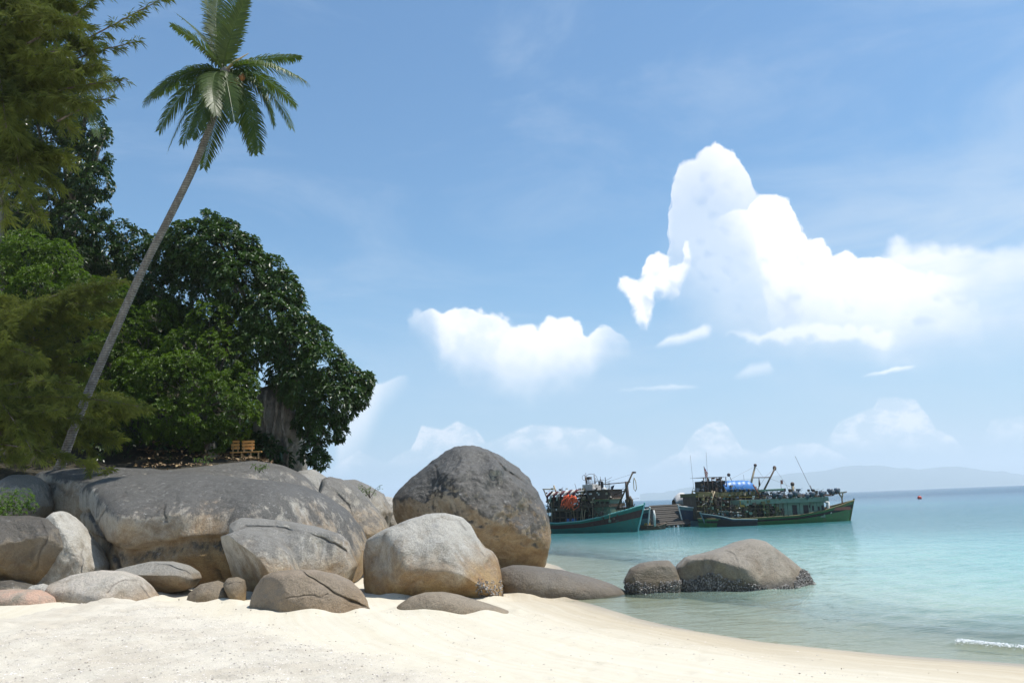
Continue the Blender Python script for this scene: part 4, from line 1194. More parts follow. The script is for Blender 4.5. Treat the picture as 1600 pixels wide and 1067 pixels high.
def casuarina(label, base, top, limbs, seed, dens=1.9, needle=.24, twig_w=.008, width=.014):
    """limbs: (start px,py,Y), (mid), (end), spread, twigs"""
    r = np.random.default_rng(seed); base = np.asarray(base, float)
    t = empty('casuarina_tree', base, label, 'tree')
    top = np.asarray(top, float)
    MB().tube([base - [0, 0, .4], base, (base + top) / 2 + [.1, 0, 0], top], [.26, .22, .16, .05], 9).build('trunk', MB_grey, t, True)
    lb = MB(); NB = []; ND = []; NL = []
    for (a, m, e, spread, count) in limbs:
        A, Mm, E = at(*a), at(*m), at(*e)
        ts = np.linspace(0, 1, 9); pts = bez(A, Mm, E, ts)
        lb.tube(list(pts), list(np.linspace(.035, .008, 9)), 5)
        cnt = int(count * dens)
        tt = r.uniform(.08, 1.0, cnt) ** .8
        P = bez(A, Mm, E, tt)
        tan = norm(bez(A, Mm, E, np.minimum(tt + .02, 1)) - bez(A, Mm, E, tt - .02))
        D = norm(tan * r.uniform(.5, 1.2, (cnt, 1)) + r.normal(0, .75, (cnt, 3)) * [1, .8, .7])
        L = spread * r.uniform(.35, 1.0, cnt) * (1.15 - .55 * tt)
        for p, d, l in zip(P, D, L):
            e2 = p + d * l + np.array([0, 0, -.18 * l]); mm = p + d * l * .5 + np.array([0, 0, .05 * l])
            if r.random() < .35: lb.tube([p, mm, e2], [.006, .004, .002], 3, False)
            k = int(34 * l / .5)
            u = r.uniform(.05, 1, k); q = bez(p, mm, e2, u) + r.normal(0, .012, (k, 3))
            dd = norm(d * .9 + r.normal(0, .45, (k, 3)) + np.array([0, 0, -.22]))
            NB.append(q); ND.append(dd); NL.append(needle * r.uniform(.5, 1.15, k))
    NB = np.concatenate(NB); ND = np.concatenate(ND); NL = np.concatenate(NL)
    n = len(NB); sd = norm(np.cross(ND, r.normal(size=(n, 3)))) * width * .5
    mid = NB + ND * (NL * .5)[:, None]; tip = NB + ND * NL[:, None]; tip[:, 2] -= NL * .25
    V = np.stack([NB, mid + sd, tip, mid - sd], 1).reshape(-1, 3)
    i = (np.arange(n) * 4)[:, None]
    Fc = np.concatenate([i + [0, 1, 2], i + [0, 2, 3]])
    o = lb.build('limbs', MB_twig, t, True); o['kind'] = 'stuff'
    cl = np.clip(.5 + .9 * fbm(NB, 1.4, 2, seed) , 0, 1) * .5 + .5 * r.random(n)
    o = npobj('crown', V, Fc, ML_needle, t, False, {'tone': np.repeat(cl, 4)}); o['kind'] = 'stuff'
    return n

def fan(origin, targets, sag, spread, count, Y0, jit=1.2, seed=1):
    r = np.random.default_rng(seed); L = []
    for (x, y) in targets:
        Ye = Y0 + r.uniform(-jit, jit); ox, oy = origin if not isinstance(origin[0], tuple) else origin[r.integers(len(origin))]
        mx, my = (ox + x) / 2 + r.uniform(-15, 15), (oy + y) / 2 - sag + r.uniform(-12, 12)
        L.append(((ox, oy, Y0 + .5), (mx, my, Y0 + r.uniform(-.5, .5)), (x, y, Ye), spread, count))
    return L
Yc = 21.0
up_t = [(130, 40), (150, 80), (120, 110), (155, 130), (95, 150), (140, 165), (60, 180), (110, 205), (30, 220), (75, 240), (90, 290), (40, 300), (10, 350), (60, 340), (-10, 280), (20, 120), (60, 70), (90, 30), (0, 60), (30, 160), (70, 120), (50, 260), (10, 200), (100, 80), (40, 20), (160, 105), (125, 15), (105, 250)]
UL = fan([(-60, 60), (-60, 160), (-60, 240), (-20, 20)], up_t, 34, .66, 58, Yc, seed=3)
UL += [((40, 110, Yc), (140, 60, Yc), (272, -12, Yc), .42, 34), ((60, 150, Yc), (130, 130, Yc), (200, 125, Yc), .36, 15), ((40, 70, Yc), (120, 30, Yc), (165, -20, Yc), .4, 24), ((90, 105, Yc), (140, 80, Yc), (215, 66, Yc), .34, 13), ((90, 190, Yc), (130, 165, Yc), (180, 150, Yc), .3, 12)]
n1_ = casuarina('feathery olive needle tree filling the upper left corner', (at(-90, 800, Yc)[0], Yc, .9), at(-70, -60, Yc), UL, 5, width=.0105)
Yc = 30.6
lo_t = [(195, 440), (180, 470), (150, 455), (120, 500), (175, 500), (150, 540), (100, 470), (60, 480), (130, 580), (90, 600), (160, 600), (60, 640), (130, 640), (205, 625), (190, 650), (215, 640), (170, 680), (120, 690), (140, 705), (90, 690), (40, 700), (30, 715), (60, 560), (20, 520), (40, 600), (10, 660), (0, 600), (185, 690), (100, 540), (75, 710), (165, 655), (10, 470), (-20, 720), (50, 670)]
LL = fan([(-60, 520), (-70, 600), (-60, 660), (-60, 560)], lo_t, 30, .86, 60, Yc, seed=8)
LL += fan([(-50, 560), (-60, 630), (-50, 690)], [(60, 560), (40, 640), (90, 640), (70, 690), (20, 720), (110, 600), (145, 655), (238, 640), (170, 735), (60, 720), (0, 560)], 26, .60, 44, 26.5, seed=18)
n2_ = casuarina('feathery olive needle tree at the lower left, its sprays crossing the palm trunk', (at(-140, 700, 31.5)[0], 31.5, 3.0), at(-90, 430, Yc), LL, 9)
print('needles', n1_, n2_)

# ------------------------------------------------------------------ coconut palms
def frond(parent, A, Mm, E, leaf_l, seed, mat=ML_palm, side=None, n=58, hang=.5, stalk=.12):
    """feather leaf along a bent rachis; leaflets both sides, each a bent strip of its own"""
    r = np.random.default_rng(seed)
    ts = np.linspace(0, 1, 14); pts = bez(A, Mm, E, ts)
    mb = MB().tube(list(pts), list(np.linspace(.035, .006, 14)), 5)
    V = []; Fa = []; T = []
    # rachis strip plus leaflets in one mesh
    for v in mb.v: V.append(v)
    nr = len(V)
    quads = [f for f in mb.f if len(f) == 4]
    W = np.array([0, 0, 1.0]); S0 = None
    tt = np.linspace(stalk, .995, n)
    P = bez(A, Mm, E, tt); tan = norm(bez(A, Mm, E, np.minimum(tt + .01, 1.0)) - bez(A, Mm, E, tt - .01))
    ref = norm(np.asarray(side, float)) if side is not None else None
    fac = list(quads); base = nr; TT = [0.8] * nr
    for i in range(n):
        t = tan[i]
        s_ = np.cross(t, W) if ref is None else ref - t * (ref @ t)
        s_ = s_ / (np.linalg.norm(s_) + 1e-6)
        up = np.cross(s_, t)
        u = (tt[i] - stalk) / (1 - stalk)
        ll = 1.22 * leaf_l * (math.sin(math.pi * min(1, .16 + .80 * u)) ** .6) * r.uniform(.72, 1.12)
        tn = r.random()
        for sg in (-1, 1):
            fwd = .35 + .65 * u + r.normal(0, .07)
            d = norm(s_ * sg + t * fwd + up * (.18 + r.normal(0, .06)))
            wv = norm(np.cross(d, up)) * .0215
            p0 = P[i]; p1 = p0 + d * ll * .38; p2 = p0 + d * ll * .72 + np.array([0, 0, -hang * ll * .20]); p3 = p0 + d * ll * .93 + np.array([0, 0, -hang * ll * .52]) + r.normal(0, .02, 3)
            k = len(V)
            for q in (p0 - wv * .5, p0 + wv * .5, p1 + wv, p1 - wv, p2 + wv * .8, p2 - wv * .8, p3, p3 + wv * .05): V.append(q)
            fac += [[k, k + 1, k + 2, k + 3], [k + 3, k + 2, k + 4, k + 5], [k + 5, k + 4, k + 7, k + 6]]
            TT += [min(1, max(0, tn * .7 + r.random() * .3))] * 8
    return npobj('frond', np.array(V), np.array(fac), mat, parent, False, {'tone': TT})

YP = 28.6
tp = [(88, 742), (97, 722), (108, 690), (126, 643), (152, 580), (186, 503), (226, 415), (262, 345), (300, 268), (326, 205), (341, 160), (347, 128)]
rad = [12.5, 10.5, 9.5, 9.2, 9.0, 8.6, 8.2, 8.0, 7.8, 7.4, 7.2, 6.5]
yy = np.linspace(YP, YP - 1.4, len(tp))
pts = [at(a, b, y) for (a, b), y in zip(tp, yy)]
# smooth the stem by resampling
def resample(pts, m):
    P = np.array(pts); s_ = np.linspace(0, len(P) - 1, m); out = []
    for u in s_:
        i = int(min(u, len(P) - 2)); f = u - i
        p0, p1, p2, p3 = P[max(i - 1, 0)], P[i], P[i + 1], P[min(i + 2, len(P) - 1)]
        out.append(.5 * ((2 * p1) + (-p0 + p2) * f + (2 * p0 - 5 * p1 + 4 * p2 - p3) * f * f + (-p0 + 3 * p1 - 3 * p2 + p3) * f ** 3))
    return out
palm = empty('coconut_palm', pts[1], 'tall coconut palm with a slender leaning trunk, standing alone against the sky', 'palm tree')
m_ = 150
rr = np.interp(np.linspace(0, len(tp) - 1, m_), range(len(tp)), rad) / F * YP
rr = rr * .72 * (1 + .03 * (np.arange(m_) % 2)) 
MB().tube(resample(pts, m_), list(rr), 12).build('trunk', MB_palm, palm, True)
YK = YP - 1.4
K = at(352, 112, YK)
# (mid px,py,dY) (tip px,py,dY) leaflet length
FR = [((352, 58, .3), (372, -25, .6), .62, (1, .25, 0), .15), ((330, 60, .6), (340, -2, 1.2), .55, (1, .4, .1), .15),
      ((322, 70, -.3), (268, 40, -.6), .50, None, .5), ((330, 62, .5), (276, 22, .9), .45, None, .5),
      ((290, 95, -.6), (226, 160, -1.0), .62, None, .9), ((295, 112, .3), (249, 204, .3), .58, None, .9), ((310, 120, -.8), (264, 232, -1.2), .60, None, .9),
      ((345, 150, .7), (318, 262, 1.0), .52, (1, 0, .4), .5), ((400, 82, -.5), (478, 128, -.9), .62, None, 1.0), ((420, 88, .3), (470, 90, .9), .5, None, .8),
      ((420, 115, -.5), (455, 200, -.8), .64, None, .9), ((412, 118, .4), (428, 196, .6), .5, None, .8), ((380, 130, .2), (396, 240, .2), .50, (1, 0, .2), .6), ((392, 140, -.9), (404, 238, -1.2), .50, (1, 0, .1), .6),
      ((350, 100, -1.2), (366, 190, -1.8), .5, (1, 0, .2), .5), ((322, 100, -1.3), (338, 180, -1.7), .52, None, .8), ((330, 105, .9), (285, 225, 1.3), .52, None, .9), ((305, 102, 1.0), (240, 150, 1.6), .5, None, .9), ((352, 60, -.4), (385, 0, -.6), .5, (1, .2, 0), .2), ((338, 58, .9), (322, -8, 1.6), .5, (1, .3, 0), .3),
      ((400, 100, 1.0), (462, 165, 1.8), .55, None, .9), ((335, 130, -.9), (300, 215, -1.5), .45, (1, .2, .3), .8)]
mats = [ML_palm] * len(FR); 
for i, (mm, ee, ll, sd_, hg) in enumerate(FR):
    frond(palm, K + rng.normal(0, .06, 3), at(mm[0], mm[1], YK + mm[2]), at(ee[0], ee[1], YK + ee[2]), ll, 100 + i, ML_palm, sd_, 82, hg)
mhusk, s = material('coconut_husk')
s.out(s.n('ShaderNodeBsdfPrincipled', {'Base Color': (0.30, 0.13, 0.035), 'Roughness': .6}).outputs[0])
mspath, s = material('flower_spathe')
s.out(s.n('ShaderNodeBsdfPrincipled', {'Base Color': (0.48, 0.36, 0.16), 'Roughness': .7}).outputs[0])
for (a, b, dy, q) in ((378, 121, -.5, 5.5), (370, 128, -.4, 5), (364, 126, -.7, 5.5), (340, 124, -.5, 5), (357, 130, -.6, 5), (374, 132, .1, 5)):
    MB().ball(at(a, b, YK + dy), q / F * YK, 10, (1, 1, 1.2)).build('coconut', mhusk, palm, True)
MB().tube([K, at(365, 98, YK - .3), at(388, 84, YK - .5)], [.06, .045, .012], 7).build('flower_spathe', mspath, palm, True)
MB().ball(K + [0, 0, -.12], .2, 10, (1, 1, 1.4)).build('crownshaft', MB_grey, palm, True)

# second palm half hidden behind the needles
YQ = 39.3
K2 = at(120, 118, YQ)
palm2 = empty('coconut_palm', on_bank(95, 44), 'second palm in the upper left, half hidden behind the feathery needles', 'palm tree')
MB().tube([on_bank(95, 44) - [0, 0, .3], at(104, 300, 43.5), at(110, 190, 42), K2], [.2, .16, .14, .10], 10).build('trunk', MB_grey, palm2, True)
for i, (mm, ee) in enumerate((((160, 95, -.4), (172, 125, -.8)), ((155, 118, -.2), (178, 162, -.2)), ((140, 140, -.5), (150, 212, -.7)), ((105, 140, -.6), (118, 212, -.8)), ((130, 70, .2), (165, 70, .5)), ((80, 100, 0), (50, 150, 0)), ((110, 60, -.4), (100, 20, -.6)), ((150, 100, .6), (180, 135, 1.0)))):
    frond(palm2, K2, at(mm[0], mm[1], YQ + mm[2]), at(ee[0], ee[1], YQ + ee[2]), .6, 300 + i, ML_palm, None, 48, .8)
# ------------------------------------------------------------------ paints and boat stuff
def paint(name, col, rough=.55, wear=.4, wcol=(0.10, 0.075, 0.05), scale=3.0):
    m, s = material(name)
    pos = s.n('ShaderNodeNewGeometry').outputs['Position']
    n_ = s.noise(s.scalev(pos, (1, 1, .45)), scale, 6, .7)
    c = s.mix(s.m('MULTIPLY', s.step(n_, .48, .72), wear), col, wcol)
    c = s.mix(s.m('MULTIPLY', s.step(s.noise(pos, scale * 3.3, 4), .5, .7), .25), c, tuple(min(1, a * 1.5 + .03) for a in col))
    s.out(s.n('ShaderNodeBsdfPrincipled', {'Base Color': c, 'Roughness': rough}).outputs[0])
    return m
P_turq = paint('turquoise_paint', (0.035, 0.20, 0.165)); P_turq_l = paint('pale_turquoise_paint', (0.20, 0.50, 0.47))
P_maroon = paint('maroon_paint', (0.075, 0.03, 0.028)); P_green = paint('green_paint', (0.04, 0.15, 0.05), wear=.6)
P_cabin = paint('faded_green_paint', (0.13, 0.22, 0.165), wear=.55); P_blue = paint('blue_paint', (0.02, 0.028, 0.06), wear=.5)
P_white = paint('worn_white_paint', (0.60, 0.60, 0.57), wear=.45, wcol=(.2, .17, .13)); P_lblue = paint('light_blue_paint', (0.10, 0.18, 0.20), wear=.45)
P_red = paint('red_deck_paint', (0.26, 0.09, 0.06)); P_wood = paint('dark_timber', (0.085, 0.060, 0.040), .8, .5, (.2, .17, .14))
P_pale = paint('pale_timber', (0.36, 0.29, 0.19), .8, .4); P_olive = paint('olive_timber', (0.12, 0.115, 0.045), .8, .5); P_yel = paint('yellow_paint', (0.45, 0.30, 0.05))
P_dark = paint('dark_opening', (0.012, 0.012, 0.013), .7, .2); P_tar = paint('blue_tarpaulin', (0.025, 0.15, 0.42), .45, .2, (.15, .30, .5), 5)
P_canv = paint('maroon_canvas', (0.10, 0.022, 0.03), .9, .5, (.02, .02, .02), 8); P_grey = paint('grey_canvas', (0.55, 0.53, 0.50), .9, .45, (.12, .11, .10), 4)
P_net = paint('orange_net', (0.80, 0.13, 0.05), .9, .25, (.3, .05, .03), 9); P_iron = paint('rusty_iron', (0.075, 0.05, 0.042), .7, .6, (.18, .09, .05))
P_lamp = paint('lamp_housing', (0.07, 0.095, 0.125), .4, .3); P_drum = paint('blue_plastic', (0.03, 0.13, 0.40), .35, .15)
P_rope = paint('rope', (0.30, 0.27, 0.20), .9, .3); P_gwood = paint('weathered_plank', (0.055, 0.048, 0.040), .9, .45, (.13, .115, .09), 6)

class Boat:
    def __init__(s, label, ax, ay, bx, by, group=None):
        a = at(ax, 800, ay); b = at(bx, 800, by)
        s.A = np.array([a[0], ay]); s.B = np.array([b[0], by]); s.ax, s.bx = ax, bx
        s.u = (s.B - s.A) / np.linalg.norm(s.B - s.A); s.L = np.linalg.norm(s.B - s.A)
        s.n = np.array([-s.u[1], s.u[0]])
        if s.n[1] > 0: s.n = -s.n                     # n points towards the viewer's side
        s.rot = np.array([[s.u[0], s.n[0], 0], [s.u[1], s.n[1], 0], [0, 0, 1.0]])
        mid = (s.A + s.B) / 2
        s.e = empty('fishing_boat', (mid[0], mid[1], 0), label, 'fishing boat', group)
    def c(s, px):
        lo, hi = -.6, 1.6
        f = lambda t: proj(np.array([*(s.A + (s.B - s.A) * t), 1.5]))[0] - px
        up = f(hi) > f(lo)
        for _ in range(40):
            m = (lo + hi) / 2
            if (f(m) > 0) == up: hi = m
            else: lo = m
        return s.A + (s.B - s.A) * lo
    def p(s, px, py, lat=0.0):
        """point over the centre line at photo column px, height from row py, then shifted lat metres towards the viewer"""
        q = s.c(px); z = at(px, py, q[1])[2]
        return np.array([q[0] + s.n[0] * lat, q[1] + s.n[1] * lat, z])
    def box(s, mb, x0, x1, y0, y1, w, lat=0.0):
        a, b = s.p(x0, y0), s.p(x1, y1); c = (a + b) / 2
        c[:2] += s.n * lat
        mb.box(c, (np.linalg.norm((b - a)[:2]), w, abs(a[2] - b[2])), s.rot)
        return mb
    def part(s, name, mat, x0, x1, y0, y1, w, lat=0.0, bevel=0.0, parent=None):
        return s.box(MB(), x0, x1, y0, y1, w, lat).build(name, mat, parent or s.e, bevel=bevel)
    def rod(s, name, mat, pts, r, n=6, parent=None):
        return MB().tube([s.p(*q) for q in pts], r, n).build(name, mat, parent or s.e, True)
    def hull(s, beam, sheer, mats, stripe=.22, rake=.8, keel=-.45, bowflare=.6, stern=.8, deck=.35):
        """sheer: list of (fraction from stern, height); mats: hull, stripe, rail, deck"""
        ns, nv = 34, 9
        S = np.linspace(0, 1, ns); zs = np.interp(S, [a for a, _ in sheer], [b for _, b in sheer])
        b = beam / 2 * np.where(S > .5, 1 - ((S - .5) / .5) ** 2.4, 1.0) * (stern + (1 - stern) * np.minimum(1, S / .25))
        b = np.maximum(b, .03)
        def pt(i, v, sg, out=0.0):
            zz = keel + (zs[i] - keel) * v
            hb = b[i] * (.60 + .40 * v ** .7) * (1 - .45 * (1 - v) * max(0, (S[i] - .55) / .45)) + out
            fw = S[i] * s.L + rake * max(0, v - .15) * max(0, (S[i] - .75) / .25) ** 1.5 + out * (S[i] > .97)
            q = s.A + s.u * fw + s.n * sg * hb
            return np.array([q[0], q[1], zz])
        def skin(v0, v1, out=0.0):
            m = MB(); vv = np.linspace(v0, v1, nv)
            for sg in (1, -1):
                base = len(m.v)
                for i in range(ns):
                    for v in vv: m.v.append(pt(i, v, sg, out))
                for i in range(ns - 1):
                    for j in range(nv - 1):
                        a = base + i * nv + j; m.f.append([a, a + nv, a + nv + 1, a + 1])
            for j in range(nv - 1):
                m.f.append([j, j + 1, ns * nv + j + 1, ns * nv + j])
                e = (ns - 1) * nv; m.f.append([e + j, ns * nv + e + j, ns * nv + e + j + 1, e + j + 1])
            return m
        skin(0, 1.0).build('hull', mats[0], s.e, True)
        if stripe: skin(.86 - stripe, .86, .012).build('hull_stripe', mats[1], s.e, True)
        for sg in (1, -1):
            MB().tube([pt(i, 1.0, sg, .02) for i in range(ns)], .055, 5).build('gunwale', mats[2], s.e, True)
        d = MB()
        for i in range(ns):
            for sg in (1, -1):
                q = pt(i, 1.0, sg); q[2] -= deck * (1 - .3 * S[i]); q[:2] -= s.n * sg * .03; d.v.append(q)
        for i in range(ns - 1): d.f.append([2 * i, 2 * i + 1, 2 * i + 3, 2 * i + 2])
        d.build('deck', mats[3], s.e)
        st = [pt(ns - 1, v, 0) for v in np.linspace(0, 1, 5)]; st.append(st[-1] + np.array([s.u[0] * .06, s.u[1] * .06, .16]))
        MB().tube(st, .07, 5).build('stem_post', mats[2], s.e)
        s.pt = pt
    def whip(s, pts, r=.012):
        return s.rod('aerial', P_iron, pts, r, 4)
    def line(s, pts, r=.010):
        return s.rod('rigging_line', P_rope, pts, r, 4)
    def lamp(s, px, py, lat=0.0, size=.17, drop=.25):
        q = s.p(px, py, lat); t = s.n * .5 + s.u * .3
        dv = np.array([t[0], t[1], -.3]); dv /= np.linalg.norm(dv)
        m = MB().tube([q - dv * size * .7, q, q + dv * size * .8], [size * .45, size * .8, size * 1.05], 8)
        o = m.build('floodlight', P_lamp, s.e, True)
        MB().tube([q - [0, 0, size * .8], q - [0, 0, drop + size]], .02, 4).build('bracket', P_iron, s.e)
        return o

def clutter(b, label_name, x0, x1, y0, y1, lat, n, seed, size=.16, mats=None):
    """crates, coils and gear heaped on a deck: small pieces nobody could pick apart, joined"""
    r = np.random.default_rng(seed)
    for m_ in (mats or (P_wood, P_olive, P_iron, P_pale)):
        mb = MB()
        for _ in range(n):
            c = b.p(r.uniform(x0, x1), r.uniform(y0, y1), r.uniform(*lat)); k = r.random()
            if k < .45:
                a = r.uniform(-.5, .5); Rz = np.array([[math.cos(a), -math.sin(a), 0], [math.sin(a), math.cos(a), 0], [0, 0, 1]])
                mb.box(c, r.uniform(.5, 1.6, 3) * size, Rz @ b.rot)
            elif k < .8:
                d = r.normal(size=3) * [1, .5, .7]; mb.tube([c, c + d * size * 2.2], size * .12, 4)
            else:
                mb.ball(c, size * r.uniform(.35, .6), 6)
        o = mb.build(label_name, m_, b.e); o['kind'] = 'stuff'

def spikes(b, x0, x1, y, h, lat, n, seed, mats):
    """thin uneven poles, sticks and slack lines standing up from a deck or roof"""
    r = np.random.default_rng(seed)
    for m_ in mats:
        mb = MB()
        for _ in range(n):
            x = r.uniform(x0, x1); l = r.uniform(*lat); hh = h * r.uniform(.3, 1.0); dx = r.normal(0, 1.6)
            mb.tube([b.p(x, y + r.uniform(0, 4), l), b.p(x + dx * .5, y - hh * .5, l), b.p(x + dx, y - hh, l)], r.uniform(.015, .04), 4)
            if r.random() < .3: mb.box(b.p(x + dx, y - hh, l), r.uniform(.12, .32, 3), b.rot)
        for _ in range(n // 3):
            x = r.uniform(x0, x1 - 12); l = r.uniform(*lat); yy = y - h * r.uniform(.2, .9)
            mb.tube([b.p(x, yy, l), b.p(x + r.uniform(5, 9), yy + r.uniform(-1, 3), l), b.p(x + r.uniform(10, 18), yy + r.uniform(-5, 2), l)], .014, 4)
        o = mb.build('pole_clutter', m_, b.e); o['kind'] = 'stuff'
# ------------------------------------------------------------------ turquoise boat at the left of the ramp
b1 = Boat('turquoise fishing boat with a maroon stripe and its bow towards the ramp, left of it', 846, 78.5, 994, 71.5)
b1.hull(2.9, [(0, .95), (.3, .85), (.55, .98), (.75, 1.30), (.9, 1.75), (1, 2.15)], (P_turq, P_maroon, P_turq_l, P_wood), .24, 1.0, bowflare=.8)
b1.part('after_deckhouse', P_dark, 872, 921, 797, 817, 1.7)
for x in (870, 879, 888, 897, 906, 915, 923):
    b1.rod('post', P_wood, [(x, 818, 1.15), (x, 772, 1.15)], .045, 5)
for x in (873, 887, 901, 919):
    b1.rod('post', P_wood, [(x, 818, -1.1), (x, 772, -1.1)], .045, 5)
for k, y in enumerate((808, 798, 790)):
    b1.rod('rail', P_wood, [(868, y, 1.2), (925, y - 1, 1.2)], .04, 5)
b1.part('awning_roof', P_wood, 869, 925, 794, 796, 2.5)
b1.part('shade_panel', P_dark, 872, 899, 776, 795, .1, 1.0)
# striped bundle of cloth laid over the upper rail
for k in range(9):
    x = 871 + k * 5.2; y = 771 - k * .55
    b1.rod('hanging_cloth', P_canv if k % 2 == 0 else P_grey, [(x, y, .2), (x + 1.8, y - .6, 1.0), (x + 1.2, y + 4, 1.35), (x - .5, y + 12, 1.3)], [.09, .13, .11, .05], 6)
b1.rod('roof_rail', P_grey, [(871, 772, 1.0), (925, 766.5, 1.0)], .07, 6)
b1.part('upper_deck', P_wood, 884, 965, 789, 791, 2.3)
b1.part('wheelhouse', P_cabin, 938, 964, 780, 805, 1.7, 0, .02)
for x in (944.5, 952, 959.5): b1.part('window', P_dark, x - 2.2, x + 2.2, 783, 789, .06, .87)
b1.part('wheelhouse_eave', P_yel, 936, 967, 780.2, 778.6, 2.2)
b1.part('roof_box', P_iron, 930, 964, 766, 778.5, 1.9, 0, .02)
b1.part('roof', P_wood, 926, 967, 766, 764.5, 2.3)
b1.part('lookout_box', P_grey, 919, 935, 757, 768, 1.2, 0, .02)
b1.part('dark_store', P_dark, 914, 938, 772, 815, 1.4, 0)
clutter(b1, 'deck_gear', 885, 965, 762, 772, (-.8, .9), 10, 3, .13)
clutter(b1, 'deck_gear', 916, 975, 800, 818, (.2, 1.2), 12, 4, .17, (P_wood, P_iron, P_cabin))
clutter(b1, 'deck_gear', 905, 930, 770, 800, (.4, 1.2), 12, 5, .16)
clutter(b1, 'deck_gear', 935, 968, 768, 780, (.6, 1.1), 9, 6, .15, (P_wood, P_pale, P_grey))
for x, y in ((938, 764), (952, 763.5)):
    MB().ball(b1.p(x, y + 1, .5), .2, 8).build('life_buoy_float', P_white, b1.e, True)
b1.rod('mast', P_iron, [(983, 797, 0), (982, 770, 0), (981.5, 752, 0)], [.17, .15, .12], 7)
b1.rod('mast', P_wood, [(927, 785, .4), (923, 745, .4)], [.08, .06], 6)
b1.rod('boom', P_wood, [(969, 795, .4), (995, 737.5, .2)], [.085, .07], 6)
b1.part('boom_head', P_iron, 993, 996.5, 736.5, 739, .25)
b1.rod('spar', P_wood, [(938, 757, 0), (962, 755, 0), (988, 752.5, 0)], .04, 5)
b1.rod('spar', P_iron, [(965, 773, .3), (981, 766, .2)], .05, 5)
b1.line([(983, 753), (994, 739)]); b1.line([(938, 757), (992, 740)]); b1.line([(966, 772), (981, 758)]); b1.line([(968, 790, .4), (981, 775)])
b1.rod('coiled_rope', P_pale, [(994.5, 746), (993, 752), (993, 764), (995, 767), (997, 763), (996.5, 752), (994.5, 746)], .035, 5)
b1.rod('coiled_rope', P_wood, [(985, 776), (988, 781), (987, 792), (983, 795)], .15, 6)
for x, t, k in ((918, 741, 0), (922, 738, .2), (930, 742, -.2), (934, 739, .1), (947, 744, .4), (942, 751, 0), (905, 755, .3), (883, 762, .2), (879, 764, 0)):
    b1.whip([(x + (2 if x < 910 else 0), 768, k), (x - 1, t, k)], .022)
MB().tube([b1.p(927 + 9.5 * math.cos(a), 748 - 8 * math.sin(a), 0) for a in np.linspace(0, 2 * math.pi, 15)], .018, 4).build('ring_aerial', P_iron, b1.e, True)
MB().tube([b1.p(918 + 3 * math.cos(a), 746 - 4 * math.sin(a), .2) for a in np.linspace(0, 2 * math.pi, 11)], .016, 4).build('ring_aerial', P_iron, b1.e, True)
b1.whip([(947.5, 768, .3), (946.5, 751, .3)], .05); b1.part('flag', P_dark, 940, 942.5, 751, 758, .02, .2); b1.part('flag', P_dark, 946, 949, 752, 762, .02, .35)
m = MB(); m.poly([b1.p(960.5, 766, .4), b1.p(962, 759.5, .4), b1.p(967, 757.5, .4), b1.p(964.5, 764, .4)], (0.03, .03, .02)); m.build('radar_panel', P_lamp, b1.e)
b1.part('fore_hatch', P_wood, 968, 980, 797, 792, 1.0); b1.rod('anchor_winch', P_iron, [(972, 794, -.5), (972, 794, .5)], .14, 8)
for x0, y0, x1, y1 in ((930, 768, 946, 805), (925, 775, 938, 803), (933, 785, 952, 806)):
    b1.rod('stay_pole', P_wood, [(x0, y0, 1.1), (x1, y1, 1.3)], .05, 5)
b1.rod('stern_pole', P_wood, [(851, 764, 0), (866, 794, .4)], .06, 5); b1.rod('stern_pole', P_pale, [(872, 758, .4), (876, 772, .4)], .07, 5); b1.rod('spar', P_pale, [(850, 764, 0), (871, 764, .4)], .05, 5)
b1.part('stern_platform', P_red, 850, 871, 797, 800, 1.9); b1.part('stern_platform', P_wood, 850, 871, 806, 815, 1.9)
spikes(b1, 870, 925, 772, 9, (-1, 1.2), 9, 61, (P_iron, P_pale, P_wood)); spikes(b1, 918, 966, 766, 22, (-.8, .9), 9, 62, (P_iron, P_wood)); spikes(b1, 870, 968, 812, 34, (1.1, 1.4), 12, 63, (P_wood, P_iron, P_pale)); spikes(b1, 968, 990, 796, 20, (-.5, .6), 5, 64, (P_wood, P_iron))
clutter(b1, 'deck_gear', 868, 925, 768, 796, (.9, 1.4), 14, 65, .14, (P_wood, P_canv, P_grey, P_iron))
# things carried by it
net = MB(); r = np.random.default_rng(4)
for k in range(20):
    p0 = b1.p(r.uniform(904, 916), r.uniform(772, 778), 1.35); ps = [p0]
    for q in range(4): ps.append(ps[-1] + np.array([r.normal(-.10, .16), r.normal(0, .05), -r.uniform(.10, .34)]))
    net.tube(ps, [.05, .08, .06, .05, .02], 5)
o = net.build('fishing_net', P_net, None, True, origin=b1.p(908, 795, 1.3)); tag(o, 'bright orange net bundle hung over the side of the turquoise boat', 'net')
for x in (900.5, 908.5):
    q = b1.p(x, 817, 1.05); e = empty('plastic_drum', q, 'left blue drum standing on the deck of the turquoise boat' if x < 905 else 'right blue drum, beside a twin on the turquoise boat deck', 'drum', 'blue drums on the turquoise boat')
    MB().tube([q, q + [0, 0, .1], q + [0, 0, .36], q + [0, 0, .40], q + [0, 0, .44]], [.20, .23, .23, .20, .17], 12).build('body', P_drum, e, True)
    MB().tube([q + [0, 0, .44], q + [0, 0, .49]], [.12, .12], 10).build('lid', P_dark, e)
